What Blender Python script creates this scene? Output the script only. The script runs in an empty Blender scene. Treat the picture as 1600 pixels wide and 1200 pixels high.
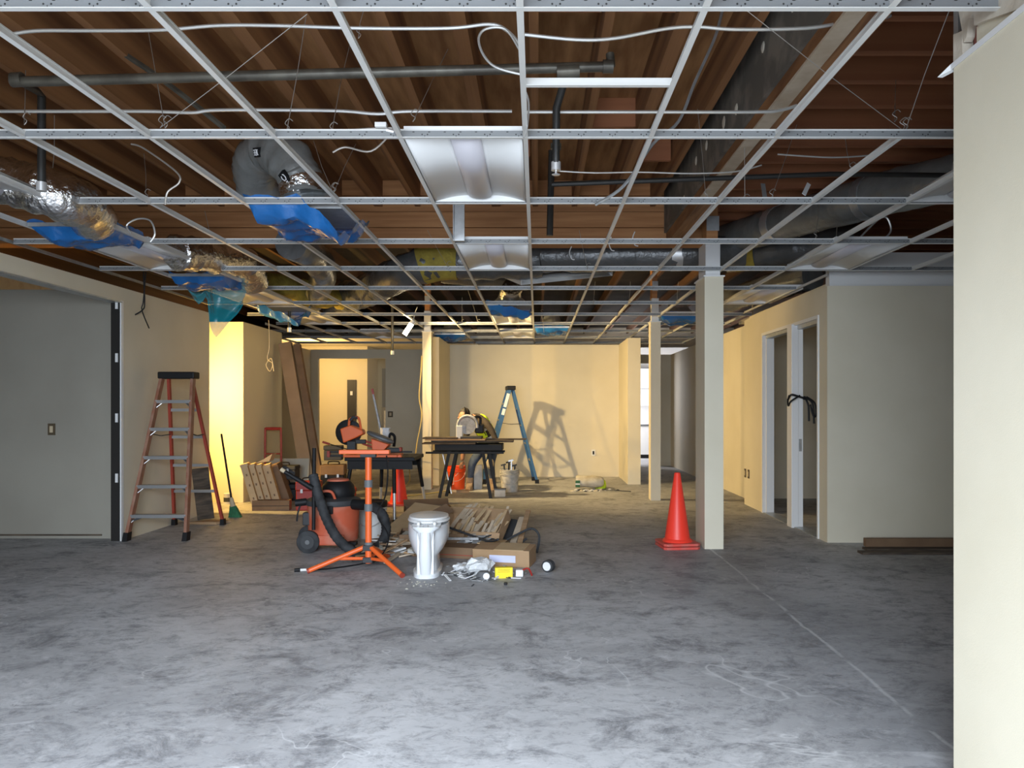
import bpy, bmesh, math, random
from mathutils import Vector, Matrix, noise as mnoise
R = random.Random(7)
scene = bpy.context.scene
col = scene.collection
PI = math.pi

# ---------------------------------------------------------------- camera
F, CX, CY, CAMZ = 1208.0, 839.0, 636.0, 1.36
cam_d = bpy.data.cameras.new('camera')
cam = bpy.data.objects.new('camera', cam_d); col.objects.link(cam)
cam.location = (0, 0, CAMZ); cam.rotation_euler = (PI/2, 0, 0)
cam_d.sensor_width = 36; cam_d.lens = F*36/1600
cam_d.shift_x = -(CX-800)/1600; cam_d.shift_y = (CY-600)/1600
cam_d.clip_start = 0.02; cam_d.clip_end = 200
scene.camera = cam

# ---------------------------------------------------------------- world, daylight, exposure
w = bpy.data.worlds.new('sky'); scene.world = w; w.use_nodes = True
bg = w.node_tree.nodes['Background']
bg.inputs['Color'].default_value = (0.70, 0.82, 1.0, 1); bg.inputs['Strength'].default_value = 0.55

def lamp(name, kind, loc, power, color, size=0.1, rot=None, size_y=None, spread=None):
    d = bpy.data.lights.new(name, kind); d.energy = power; d.color = color
    if kind == 'AREA':
        d.size = size
        if size_y: d.shape = 'RECTANGLE'; d.size_y = size_y
        if spread: d.spread = spread
    else: d.shadow_soft_size = size
    o = bpy.data.objects.new(name, d); col.objects.link(o); o.location = loc
    if rot: o.rotation_euler = rot
    return o
def aim(name, loc, d, power, color, size):
    o = lamp(name, 'AREA', loc, power, color, size); o.data.shape = 'DISK'
    o.rotation_euler = Vector(d).to_track_quat('-Z', 'Y').to_euler(); return o
# daylight coming in through the open storefront behind the camera
lamp('storefront_daylight', 'AREA', (-0.8, -1.25, 1.75), 410, (0.78, 0.88, 1.0), 3.4, (math.radians(57), 0, 0), 1.9, 2.0)
# work lamp standing just behind the end of the left wall
aim('work_lamp_light', (-4.95, 10.07, 1.70), (0.88, 0.42, -0.22), 120, (1.0, 0.62, 0.17), 0.10)
aim('hanging_lamp_light', (-1.93, 11.69, 2.47), (0.88, 0.34, -0.33), 100, (1.0, 0.73, 0.34), 0.10).data.spread = 2.25
# lights of the rooms at the back
lamp('back_room_light', 'POINT', (-5.25, 17.75, 2.3), 115, (1.0, 0.68, 0.30), 0.15)
lamp('rear_window_daylight', 'AREA', (1.4, 20.0, 1.7), 150, (0.95, 0.95, 1.0), 1.6, (PI/2, 0, -PI/2), 1.6)
vs = scene.view_settings
vs.view_transform = 'Standard'; vs.look = 'None'; vs.exposure = 0.0; vs.gamma = 1.0
vs.use_curve_mapping = False

# ---------------------------------------------------------------- helpers
def P(px, py, Y):
    return Vector(((px-CX)*Y/F, Y, CAMZ-(py-CY)*Y/F))
def G(px, py):                      # a point on the floor
    Y = F*CAMZ/(py-CY)
    return Vector(((px-CX)*Y/F, Y, 0))

class MB:
    def __init__(s): s.v = []; s.f = []
    def add(s, vs, fs):
        n = len(s.v); s.v += [Vector(p) for p in vs]; s.f += [[i+n for i in f] for f in fs]; return s
    def box(s, lo, hi):
        x0, y0, z0 = lo; x1, y1, z1 = hi
        return s.add([(x0,y0,z0),(x1,y0,z0),(x1,y1,z0),(x0,y1,z0),(x0,y0,z1),(x1,y0,z1),(x1,y1,z1),(x0,y1,z1)],
            [(0,3,2,1),(4,5,6,7),(0,1,5,4),(1,2,6,5),(2,3,7,6),(3,0,4,7)])
    def cbox(s, c, d, rot=None):
        m = MB().box((-d[0]/2,-d[1]/2,-d[2]/2), (d[0]/2,d[1]/2,d[2]/2))
        M = Matrix.Translation(Vector(c))
        if rot: 
            from mathutils import Euler
            M = M @ Euler(rot).to_matrix().to_4x4()
        return s.add([M @ p for p in m.v], m.f)
    def beam(s, a, b, wd, h, up=(0,0,1)):
        a = Vector(a); b = Vector(b); d = (b-a).normalized(); up = Vector(up)
        sx = d.cross(up)
        if sx.length < 1e-4: sx = d.cross(Vector((0,1,0)))
        sx.normalize(); sz = sx.cross(d).normalized()
        vs = []
        for p in (a, b):
            for i, j in ((-1,-1),(1,-1),(1,1),(-1,1)): vs.append(p+sx*(i*wd/2)+sz*(j*h/2))
        return s.add(vs, [(0,1,2,3),(7,6,5,4),(0,4,5,1),(1,5,6,2),(2,6,7,3),(3,7,4,0)])
    def tube(s, pts, r, seg=8, caps=True):
        pts = [Vector(p) for p in pts]; n = len(pts); vs = []; fs = []; prev = None
        for i, p in enumerate(pts):
            d = (pts[min(i+1,n-1)]-pts[max(i-1,0)]).normalized()
            if prev is None:
                a = d.cross(Vector((0,0,1)))
                if a.length < 1e-3: a = d.cross(Vector((1,0,0)))
            else: a = prev - d*prev.dot(d)
            a.normalize(); prev = a; b = d.cross(a)
            rr = r[i] if isinstance(r, (list, tuple)) else r
            for k in range(seg):
                t = 2*PI*k/seg; vs.append(p + (a*math.cos(t)+b*math.sin(t))*rr)
        for i in range(n-1):
            for k in range(seg):
                k2 = (k+1) % seg; fs.append((i*seg+k, i*seg+k2, (i+1)*seg+k2, (i+1)*seg+k))
        if caps: fs.append(tuple(range(seg-1,-1,-1))); fs.append(tuple((n-1)*seg+k for k in range(seg)))
        return s.add(vs, fs)
    def lathe(s, prof, c=(0,0,0), seg=20, M=None):
        vs = []; fs = []; c = Vector(c); n = len(prof)
        for r, z in prof:
            for k in range(seg):
                t = 2*PI*k/seg; p = Vector((r*math.cos(t), r*math.sin(t), z))
                vs.append((M @ p if M else p) + c)
        for i in range(n-1):
            for k in range(seg):
                k2 = (k+1) % seg; fs.append((i*seg+k, i*seg+k2, (i+1)*seg+k2, (i+1)*seg+k))
        fs.append(tuple(range(seg-1,-1,-1))); fs.append(tuple((n-1)*seg+k for k in range(seg)))
        return s.add(vs, fs)
    def loft(s, rings, caps=True):
        n = len(rings[0]); vs = [p for r in rings for p in r]; fs = []
        for i in range(len(rings)-1):
            for k in range(n):
                k2 = (k+1) % n; fs.append((i*n+k, i*n+k2, (i+1)*n+k2, (i+1)*n+k))
        if caps: fs.append(tuple(range(n-1,-1,-1))); fs.append(tuple((len(rings)-1)*n+k for k in range(n)))
        return s.add(vs, fs)
    def prism(s, poly, a, b):
        """polygon of 3-D points swept from a to b offsets"""
        a = Vector(a); b = Vector(b); n = len(poly)
        vs = [Vector(p)+a for p in poly]+[Vector(p)+b for p in poly]
        fs = [tuple(range(n-1,-1,-1)), tuple(range(n, 2*n))]
        for k in range(n):
            k2 = (k+1) % n; fs.append((k, k2, n+k2, n+k))
        return s.add(vs, fs)
    def mesh(s, name, smooth=False):
        me = bpy.data.meshes.new(name); me.from_pydata([tuple(p) for p in s.v], [], s.f)
        bm = bmesh.new(); bm.from_mesh(me); bmesh.ops.recalc_face_normals(bm, faces=bm.faces[:]); bm.to_mesh(me); bm.free()
        if smooth: me.polygons.foreach_set('use_smooth', [True]*len(me.polygons))
        return me
    def build(s, name, mat, parent=None, smooth=False, world=False, bevel=0, label=None):
        me = s.mesh(name, smooth); me.materials.append(mat)
        o = bpy.data.objects.new(name, me); col.objects.link(o)
        if parent:
            o.parent = parent
            if world: o.matrix_parent_inverse = parent.matrix_basis.inverted()
        if bevel:
            m = o.modifiers.new('bevel', 'BEVEL'); m.width = bevel; m.segments = 2; m.limit_method = 'ANGLE'
        if smooth and bevel == 0:
            me.set_sharp_from_angle(angle=math.radians(40))
        if label: o['label'] = label
        return o

def tag(o, label, cat, group=None):
    o['label'] = label; o['category'] = cat
    if group: o['group'] = group
    return o
def thing(name, label, cat, loc=(0,0,0), rotz=0, group=None, rot=None):
    o = bpy.data.objects.new(name, None); col.objects.link(o); o.empty_display_size = 0.1
    o.location = loc; o.rotation_euler = rot if rot else (0, 0, rotz)
    return tag(o, label, cat, group)
def struct(name, mb, mat, label=None, smooth=False):
    o = mb.build(name, mat, None, smooth); o['kind'] = 'structure'
    if label: o['label'] = label
    return o
def inst(name, me, parent=None, M=None):
    o = bpy.data.objects.new(name, me); col.objects.link(o)
    if parent: o.parent = parent
    if M is not None: o.matrix_basis = M
    return o
def smooth_pts(pts, n=6):
    pts = [Vector(p) for p in pts]; out = []
    for i in range(len(pts)-1):
        p0 = pts[max(i-1,0)]; p1 = pts[i]; p2 = pts[i+1]; p3 = pts[min(i+2,len(pts)-1)]
        for k in range(n):
            t = k/n
            out.append(0.5*((2*p1)+(p2-p0)*t+(2*p0-5*p1+4*p2-p3)*t*t+(3*p1-p0-3*p2+p3)*t**3))
    out.append(pts[-1]); return out

# ---------------------------------------------------------------- materials
def mat(name, c, rough=0.6, metal=0.0, c2=None, scale=6, stretch=(1,1,1), bump=0.0, bscale=None, detail=6, ramp=(0.35,0.65),
        alpha=1.0, emit=None, spec=None, coat=0):
    m = bpy.data.materials.new(name); m.use_nodes = True; nt = m.node_tree; b = nt.nodes['Principled BSDF']
    b.inputs['Roughness'].default_value = rough; b.inputs['Metallic'].default_value = metal
    b.inputs['Base Color'].default_value = (*c, 1)
    if spec is not None: b.inputs['Specular IOR Level'].default_value = spec
    if coat: b.inputs['Coat Weight'].default_value = coat
    tc = None
    def nz(sc):
        nonlocal tc
        if tc is None:
            t = nt.nodes.new('ShaderNodeTexCoord'); tc = nt.nodes.new('ShaderNodeMapping')
            tc.inputs['Scale'].default_value = stretch; nt.links.new(t.outputs['Object'], tc.inputs['Vector'])
        n = nt.nodes.new('ShaderNodeTexNoise'); n.inputs['Scale'].default_value = sc; n.inputs['Detail'].default_value = detail
        nt.links.new(tc.outputs['Vector'], n.inputs['Vector']); return n
    if c2 is not None:
        n = nz(scale); r = nt.nodes.new('ShaderNodeValToRGB')
        r.color_ramp.elements[0].position = ramp[0]; r.color_ramp.elements[1].position = ramp[1]
        r.color_ramp.elements[0].color = (*c, 1); r.color_ramp.elements[1].color = (*c2, 1)
        nt.links.new(n.outputs['Fac'], r.inputs['Fac']); nt.links.new(r.outputs['Color'], b.inputs['Base Color'])
    if bump:
        n = nz(bscale or scale); bp = nt.nodes.new('ShaderNodeBump'); bp.inputs['Strength'].default_value = bump
        bp.inputs['Distance'].default_value = 0.02
        nt.links.new(n.outputs['Fac'], bp.inputs['Height']); nt.links.new(bp.outputs['Normal'], b.inputs['Normal'])
    if alpha < 1: b.inputs['Alpha'].default_value = alpha
    if emit: b.inputs['Emission Color'].default_value = (*emit[0], 1); b.inputs['Emission Strength'].default_value = emit[1]
    return m

M = {}
M['paint'] = mat('cream_paint', (0.66,0.60,0.46), 0.75, c2=(0.72,0.66,0.52), scale=1.2, bump=0.05, bscale=180)
M['paint_grey'] = mat('primer_drywall', (0.29,0.27,0.225), 0.8, c2=(0.33,0.31,0.26), scale=1.0, bump=0.05, bscale=150)
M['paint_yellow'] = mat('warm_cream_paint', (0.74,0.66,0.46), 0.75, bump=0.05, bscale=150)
M['white_trim'] = mat('white_trim', (0.78,0.78,0.77), 0.4)
M['tee'] = mat('white_tee', (0.70,0.70,0.68), 0.4)
M['galv'] = mat('galvanised_steel', (0.52,0.54,0.55), 0.4, 0.7, c2=(0.42,0.44,0.45), scale=14)
M['steel'] = mat('steel', (0.72,0.72,0.72), 0.35, 0.65)
M['pipe'] = mat('dull_steel_pipe', (0.07,0.062,0.05), 0.4, 0.4, c2=(0.14,0.13,0.105), scale=9)
M['black_pipe'] = mat('black_pipe', (0.025,0.024,0.022), 0.45)
M['conduit'] = mat('metal_clad_cable', (0.62,0.62,0.60), 0.35, 0.6)
M['wire'] = mat('hanger_wire', (0.45,0.42,0.38), 0.4, 0.6)
M['ply'] = mat('plywood_deck', (0.24,0.105,0.036), 0.75, c2=(0.42,0.215,0.085), scale=3.0, stretch=(4,0.6,1), bump=0.1)
M['joist'] = mat('joist_wood', (0.17,0.070,0.026), 0.75, c2=(0.36,0.17,0.066), scale=4.0, stretch=(6,0.4,2), bump=0.15)
M['joist_x'] = mat('red_joist_wood', (0.27,0.095,0.04), 0.75, c2=(0.36,0.14,0.06), scale=3.0, stretch=(0.4,6,3), bump=0.12)
M['beam_w'] = mat('beam_wood', (0.36,0.155,0.055), 0.7, c2=(0.48,0.23,0.09), scale=3.0, stretch=(0.5,6,8), bump=0.12)
M['shade_deck'] = mat('painted_shade_deck', (0.022,0.016,0.012), 0.9, c2=(0.05,0.036,0.025), scale=2)  # near-black colour paints in the shade of the unlit rear deck
M['shade_joist'] = mat('painted_shade_joist', (0.07,0.03,0.012), 0.8, c2=(0.13,0.06,0.025), scale=4, stretch=(6,0.4,2))  # joist wood recoloured darker, shade of the far plenum painted in
M['remnant'] = mat('old_plaster_film', (0.13,0.115,0.095), 0.8, c2=(0.22,0.19,0.155), scale=5, ramp=(0.45,0.62))
M['plaster'] = mat('old_white_plaster', (0.66,0.60,0.50), 0.85, c2=(0.50,0.42,0.32), scale=6, bump=0.3, bscale=20, ramp=(0.5,0.8))
M['redwall'] = mat('old_red_paint', (0.20,0.045,0.03), 0.7, c2=(0.28,0.10,0.075), scale=9)
M['film'] = mat('grey_duct_film', (0.12,0.123,0.125), 0.25, 0.2, c2=(0.17,0.173,0.175), scale=5, bump=0.5, bscale=16)
M['film_l'] = mat('pale_duct_film', (0.19,0.197,0.19), 0.27, 0.15, c2=(0.25,0.257,0.25), scale=5, bump=0.5, bscale=14)
M['foil'] = mat('crinkled_foil', (0.80,0.80,0.80), 0.2, 1.0, bump=1.0, bscale=22)
M['insul'] = mat('yellow_insulation', (0.50,0.40,0.07), 0.9, c2=(0.34,0.26,0.05), scale=9, bump=0.6, bscale=20)
M['blue_film'] = mat('blue_plastic_film', (0.015,0.14,0.42), 0.25, bump=0.5, bscale=18, alpha=0.85)
M['teal_film'] = mat('teal_plastic_film', (0.02,0.33,0.40), 0.25, bump=0.4, bscale=15, alpha=0.62)
M['troffer'] = mat('troffer_white', (0.80,0.80,0.79), 0.45)
M['lens'] = mat('troffer_lens', (0.60,0.58,0.62), 0.35)
M['black'] = mat('black_plastic', (0.010,0.010,0.011), 0.55, spec=0.25)
M['rubber'] = mat('dusty_rubber', (0.022,0.023,0.025), 0.7, c2=(0.05,0.052,0.055), scale=12, spec=0.25)
M['dark_grey'] = mat('dark_grey_plastic', (0.045,0.047,0.05), 0.6, spec=0.3)
M['grey'] = mat('grey_plastic', (0.13,0.135,0.14), 0.55)
M['orange'] = mat('orange_paint', (0.78,0.13,0.025), 0.42)
M['orange_dusty'] = mat('dusty_orange_plastic', (0.52,0.10,0.045), 0.65, c2=(0.52,0.22,0.15), scale=5, ramp=(0.45,0.75))
M['cone'] = mat('cone_orange', (0.95,0.055,0.03), 0.42, spec=0.4)
M['cone_base'] = mat('dusty_cone_base', (0.72,0.07,0.05), 0.6, c2=(0.55,0.14,0.11), scale=9)
M['bucket_o'] = mat('orange_bucket', (0.85,0.09,0.015), 0.45)
M['bucket_w'] = mat('white_bucket', (0.62,0.62,0.60), 0.5)
M['bucket_g'] = mat('mortar_caked_bucket', (0.36,0.35,0.32), 0.8, c2=(0.52,0.50,0.46), scale=16)
M['fg_brown'] = mat('brown_fibreglass', (0.26,0.10,0.055), 0.6, c2=(0.33,0.18,0.12), scale=10)
M['fg_red'] = mat('red_fibreglass', (0.33,0.045,0.025), 0.55)
M['fg_blue'] = mat('blue_fibreglass', (0.02,0.09,0.24), 0.6, c2=(0.035,0.12,0.28), scale=10)
M['alu'] = mat('aluminium', (0.42,0.42,0.42), 0.4, 0.75)
M['cardboard'] = mat('cardboard', (0.36,0.225,0.115), 0.85, c2=(0.42,0.27,0.15), scale=4)
M['cardboard_d'] = mat('dark_cardboard', (0.17,0.10,0.055), 0.85, c2=(0.22,0.135,0.075), scale=5)
M['cardboard_l'] = mat('pale_cardboard', (0.50,0.35,0.19), 0.85, c2=(0.56,0.40,0.23), scale=6)
M['wood'] = mat('plank_wood', (0.30,0.18,0.09), 0.75, c2=(0.42,0.27,0.15), scale=3, stretch=(0.6,8,8))
M['wood_l'] = mat('pale_wood_strip', (0.48,0.38,0.27), 0.8, c2=(0.58,0.48,0.36), scale=9)
M['wood_d'] = mat('dirty_dark_wood', (0.045,0.033,0.024), 0.8, c2=(0.12,0.088,0.06), scale=6, stretch=(1,6,6))
M['ceramic'] = mat('toilet_ceramic', (0.74,0.76,0.78), 0.12, spec=0.6, coat=0.5)
M['white_pl'] = mat('white_plastic', (0.78,0.78,0.77), 0.4)
M['paper'] = mat('white_paper', (0.78,0.78,0.80), 0.8)
M['label_blue'] = mat('bluish_label', (0.62,0.64,0.86), 0.7)
M['yellow'] = mat('yellow_card', (0.90,0.70,0.02), 0.6)
M['scrap_g'] = mat('grey_scrap', (0.30,0.30,0.30), 0.7, c2=(0.48,0.48,0.48), scale=20)
M['skin'] = mat('skin', (0.34,0.17,0.10), 0.6)
M['hair'] = mat('dark_hair', (0.02,0.016,0.013), 0.7)
M['sleeve'] = mat('dark_sleeve', (0.025,0.018,0.014), 0.9, c2=(0.042,0.032,0.025), scale=18)
M['jeans'] = mat('blue_jeans', (0.045,0.065,0.11), 0.9, c2=(0.075,0.10,0.155), scale=22)
M['vest'] = mat('hi_vis_vest', (0.62,0.85,0.03), 0.7)
M['silver'] = mat('reflective_tape', (0.72,0.74,0.72), 0.35, 0.3)
M['boot'] = mat('tan_boot', (0.27,0.18,0.11), 0.8, c2=(0.36,0.26,0.18), scale=14)
M['kneepad'] = mat('tan_knee_pad', (0.55,0.45,0.30), 0.8)
M['green'] = mat('green_bristle', (0.02,0.11,0.05), 0.8, c2=(0.03,0.17,0.07), scale=30)
M['yellow_cable'] = mat('yellow_cable', (0.72,0.55,0.20), 0.6)
M['red_box'] = mat('red_toolbox', (0.33,0.025,0.018), 0.45)
M['gypsum'] = mat('drywall_sheet', (0.40,0.38,0.32), 0.85)
M['bulb'] = mat('lit_lamp_tube', (1,0.95,0.85), 0.4, emit=((1.0,0.80,0.48), 60))
M['shade_black'] = mat('blackish_metal', (0.018,0.016,0.014), 0.5)
M['bag_tan'] = mat('paper_sack', (0.45,0.39,0.28), 0.8, c2=(0.60,0.56,0.47), scale=8)
M['sack_white'] = mat('white_sack', (0.58,0.56,0.52), 0.8, c2=(0.44,0.42,0.38), scale=10)
M['bagfilm'] = mat('crumpled_white_film', (0.66,0.67,0.68), 0.35, bump=0.6, bscale=30)
M['bottle_g'] = mat('green_print', (0.03,0.12,0.05), 0.7)
M['outlet'] = mat('brown_device', (0.09,0.065,0.035), 0.6)

def floor_mat():
    m = bpy.data.materials.new('dusty_concrete'); m.use_nodes = True; nt = m.node_tree; L = nt.links.new
    b = nt.nodes['Principled BSDF']; b.inputs['Roughness'].default_value = 0.62
    tc = nt.nodes.new('ShaderNodeTexCoord')
    def noise(sc, det=8, st=(1,1,1), rot=0, dist=0.0, rough=0.6):
        mp = nt.nodes.new('ShaderNodeMapping'); mp.inputs['Scale'].default_value = st; mp.inputs['Rotation'].default_value = (0,0,rot)
        L(tc.outputs['Object'], mp.inputs['Vector'])
        n = nt.nodes.new('ShaderNodeTexNoise'); n.inputs['Scale'].default_value = sc; n.inputs['Detail'].default_value = det
        n.inputs['Roughness'].default_value = rough; n.inputs['Distortion'].default_value = dist
        L(mp.outputs['Vector'], n.inputs['Vector']); return n.outputs['Fac']
    def ramp(x, a, bb, ca=(0,0,0,1), cb=(1,1,1,1)):
        r = nt.nodes.new('ShaderNodeValToRGB'); r.color_ramp.elements[0].position = a; r.color_ramp.elements[1].position = bb
        r.color_ramp.elements[0].color = ca; r.color_ramp.elements[1].color = cb; L(x, r.inputs['Fac']); return r.outputs['Color']
    def mix(fac, a, bb, mode='MIX'):
        x = nt.nodes.new('ShaderNodeMix'); x.data_type = 'RGBA'; x.blend_type = mode
        if isinstance(fac, float): x.inputs[0].default_value = fac
        else: L(fac, x.inputs[0])
        for i, v in ((6, a), (7, bb)):
            if isinstance(v, tuple): x.inputs[i].default_value = v
            else: L(v, x.inputs[i])
        return x.outputs[2]
    def math_(op, a, bb=0.0):
        x = nt.nodes.new('ShaderNodeMath'); x.operation = op
        for i, v in ((0, a), (1, bb)):
            if isinstance(v, float): x.inputs[i].default_value = v
            else: L(v, x.inputs[i])
        return x.outputs[0]
    base = ramp(noise(0.55, 10, dist=0.6), 0.33, 0.66, (0.29,0.29,0.297,1), (0.52,0.52,0.53,1))
    blot = ramp(noise(2.6, 14, (1.0,1.15,1), 0.25, 0.5, 0.80), 0.50, 0.63)
    c = mix(math_('MULTIPLY', blot, 0.85), base, (0.13,0.132,0.14,1))
    scr = ramp(noise(10.0, 12, (0.9,1.3,1), -0.2, 0.6, 0.82), 0.50, 0.64)
    c = mix(math_('MULTIPLY', scr, 0.6), c, (0.13,0.132,0.14,1))
    dust = ramp(noise(6.5, 14, (1.0,1.25,1), 0.3, 0.8, 0.82), 0.52, 0.66)
    c = mix(math_('MULTIPLY', dust, 0.55), c, (0.60,0.60,0.61,1))
    pat = ramp(noise(4.2, 15, (0.9,1.5,1), 0.9, 0.4, 0.85), 0.56, 0.62)
    c = mix(math_('MULTIPLY', pat, 0.7), c, (0.12,0.122,0.13,1))
    # thin pale residue lines (old glue edges)
    vein = math_('ABSOLUTE', math_('SUBTRACT', noise(0.8, 4, (1,1,1), 0.2, 0.5), 0.5))
    vm = ramp(vein, 0.0, 0.0045, (1,1,1,1), (0,0,0,1))
    gate = ramp(noise(0.8, 3, (1,1,1), 1.2), 0.50, 0.60)
    c = mix(math_('MULTIPLY', math_('MULTIPLY', vm, gate), 0.5), c, (0.72,0.72,0.72,1))
    # pale line where a partition once stood
    sep = nt.nodes.new('ShaderNodeSeparateXYZ'); L(tc.outputs['Object'], sep.inputs[0])
    wob = math_('MULTIPLY', math_('SUBTRACT', noise(2.2, 5), 0.5), 0.09)
    dx = math_('ABSOLUTE', math_('SUBTRACT', math_('ADD', sep.outputs[0], wob), 1.66))
    ln = ramp(dx, 0.006, 0.014, (1,1,1,1), (0,0,0,1))
    ymask = math_('MULTIPLY', math_('GREATER_THAN', sep.outputs[1], 3.05), math_('LESS_THAN', sep.outputs[1], 7.4))
    brk = ramp(noise(5, 4), 0.38, 0.5)
    c = mix(math_('MULTIPLY', math_('MULTIPLY', ln, ymask), math_('MULTIPLY', brk, 0.8)), c, (0.70,0.70,0.70,1))
    # darker stained strip alongside the line, brown rust stain left of centre
    st = ramp(dx, 0.05, 0.75, (1,1,1,1), (0,0,0,1))
    c = mix(math_('MULTIPLY', math_('MULTIPLY', st, ymask), math_('MULTIPLY', noise(1.3, 6), 0.75)), c, (0.15,0.15,0.155,1))
    L(c, b.inputs['Base Color'])
    bp = nt.nodes.new('ShaderNodeBump'); bp.inputs['Strength'].default_value = 0.12; bp.inputs['Distance'].default_value = 0.01
    L(noise(9, 10), bp.inputs['Height']); L(bp.outputs['Normal'], b.inputs['Normal'])
    return m
M['floor'] = floor_mat()

def tee_web_mat():      # punched slots along the web of the main tees
    m = mat('punched_tee_web', (0.22,0.23,0.235), 0.4); nt = m.node_tree; L = nt.links.new; b = nt.nodes['Principled BSDF']
    tc = nt.nodes.new('ShaderNodeTexCoord'); sep = nt.nodes.new('ShaderNodeSeparateXYZ'); L(tc.outputs['Object'], sep.inputs[0])
    def mt(op, a, bb=0.0, cc=None):
        x = nt.nodes.new('ShaderNodeMath'); x.operation = op
        for i, v in ((0,a),(1,bb)) + (((2,cc),) if cc is not None else ()):
            if isinstance(v, (int,float)): x.inputs[i].default_value = v
            else: L(v, x.inputs[i])
        return x.outputs[0]
    def dots(period, off, z, rx, rz):
        fx = mt('SUBTRACT', mt('FLOORED_MODULO', mt('ADD', sep.outputs[0], off), period), period/2)
        ex = mt('DIVIDE', fx, rx); ez = mt('DIVIDE', mt('SUBTRACT', sep.outputs[2], z), rz)
        return mt('LESS_THAN', mt('ADD', mt('MULTIPLY', ex, ex), mt('MULTIPLY', ez, ez)), 1.0)
    a = dots(0.1524, 0.0, 0.018, 0.0035, 0.0035)
    for args in ((0.1524, 0.026, 0.018, 0.0035, 0.0035), (0.1524, 0.013, 0.009, 0.0018, 0.006), (0.0762, 0.03, 0.030, 0.006, 0.0022)):
        a = mt('MAXIMUM', a, dots(*args))
    x = nt.nodes.new('ShaderNodeMix'); x.data_type = 'RGBA'; L(a, x.inputs[0])
    x.inputs[6].default_value = (0.22,0.23,0.235,1); x.inputs[7].default_value = (0.03,0.03,0.03,1)
    L(x.outputs[2], b.inputs['Base Color']); return m
M['tee_web'] = tee_web_mat()
# ================================================================ the setting
WT = 2.575          # top of the new drywall
ZC = 2.67           # underside of the ceiling grid
DECK = 3.72; JB = 3.44

struct('floor', MB().box((-9,-3.0,-0.12), (7,23,0)), M['floor'], 'dusty grey bare concrete floor slab')

ceil = struct('ceiling', MB().box((-9,-3.0,DECK), (7,23,DECK+0.05)), M['ply'], 'bare plywood roof deck above the open grid')
jm = MB().box((-0.022,0,JB), (0.022,1,DECK)).mesh('joist'); jm.materials.append(M['joist'])
def joist_y(x, y0, y1, th=1.0):
    inst('joist', jm, ceil, Matrix.Translation((x,y0,0)) @ Matrix.Diagonal((th, y1-y0, 1, 1)))
k = 0
x = 1.20
while x > -8.6:
    joist_y(x, -2.9, 8.02, 1.9 if k % 3 == 1 else 1.2)
    x -= 0.406; k += 1
struct('ceiling_rear', MB().box((-8.6,8.3,3.62), (1.5,22,3.70)).box((1.5,11.1,3.62), (6.5,22,3.70)), M['shade_deck'])  # slab added under the deck, its colour standing in for unlit depth
jm = jm.copy(); jm.materials.clear(); jm.materials.append(M['shade_joist'])
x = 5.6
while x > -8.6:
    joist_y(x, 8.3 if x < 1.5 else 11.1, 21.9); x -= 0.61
jx = MB().box((0,-0.022,JB), (1,0.022,DECK)).mesh('joist'); jx.materials.append(M['joist_x'])
y = 1.3
while y < 11.0:
    inst('joist', jx, ceil, Matrix.Translation((1.55,y,0)) @ Matrix.Diagonal((5.2,1.4,1,1))); y += 0.406
# cross beam made of stacked planks that carries the joists
for i in range(4):
    z0 = 3.06+i*0.165
    MB().box((-8.6, 8.03-0.012*(i % 2), z0), (1.82, 8.27, z0+0.158)).build('beam_plank', M['beam_w'], ceil)
# long beam above the column line, old plaster still on its left face
MB().box((1.34,-2.5,3.05), (1.52,8.02,DECK)).build('beam', M['joist'], ceil)
MB().box((1.315,-2.5,3.16), (1.34,8.0,3.60)).build('plaster_remnant', M['remnant'], ceil)
MB().box((1.31,-2.5,3.035), (1.40,6.2,3.05)).build('plaster_remnant', M['wood_l'], ceil)
rr = random.Random(3)
for i in range(9):
    yy = 3.0+i*0.48+rr.random()*0.2; zz = 3.2+rr.random()*0.25; s_ = 0.02+0.03*rr.random()
    MB().lathe([(s_*0.4,-0.004),(s_,0),(s_*0.6,0.006)], (1.312,yy,zz), 8, Matrix.Rotation(-PI/2,3,'Y')).build('plaster_blob', M['plaster'], ceil)
# short wood blocking between some of the joists
for (bx, by) in ((-0.02,4.15),(0.385,4.15),(0.385,5.9),(-0.43,6.6),(0.79,6.7)):
    MB().box((bx+0.03,by,JB+0.06), (bx+0.37,by+0.045,DECK)).build('blocking', M['joist_x'], ceil)

# ---- walls
wl = MB()
wl.box((-4.34,7.87,0), (-4.22,9.96,WT))
wl.box((-4.34,2.6,2.43), (-4.22,7.87,WT)).box((-4.34,-2.9,0), (-4.22,2.6,WT))
wall_left = struct('wall_left', wl, M['paint'], 'cream drywall beside the stepladder with a wide opening')
jb = MB().box((-4.325,7.845,0.0), (-4.232,7.869,2.43)).build('door_jamb', M['shade_black'], wall_left, label='black steel jamb of the wide opening')
for z in (0.64, 1.25, 1.86, 2.40):
    MB().box((-4.275,7.835,z-0.045), (-4.250,7.846,z+0.045)).build('hinge_guard', M['white_pl'], jb)
MB().box((-4.229,7.84,0), (-4.216,7.885,2.44)).build('corner_bead', M['white_trim'], wall_left)
MB().box((-4.345,2.6,2.418), (-4.215,7.86,2.431)).build('corner_bead', M['galv'], wall_left)
struct('wall_left_room', MB().box((-8.5,8.0,0), (-4.34,8.12,WT)), M['paint_grey'], 'grey primed wall seen through the wide opening')
MB().box((-8.3,7.985,0.03), (-4.5,8.0,0.045)).build('baseboard_left', M['wood_d'])
bpy.data.objects['baseboard_left']['kind'] = 'structure'
struct('wall_left_return', MB().box((-8.5,11.03,0), (-4.19,11.15,WT)).box((-4.31,11.15,0), (-4.19,12.7,WT)).box((-5.15,12.58,0), (-4.31,12.7,WT)),
       M['paint_yellow'], 'cream wall end glowing yellow in the work light')
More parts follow.
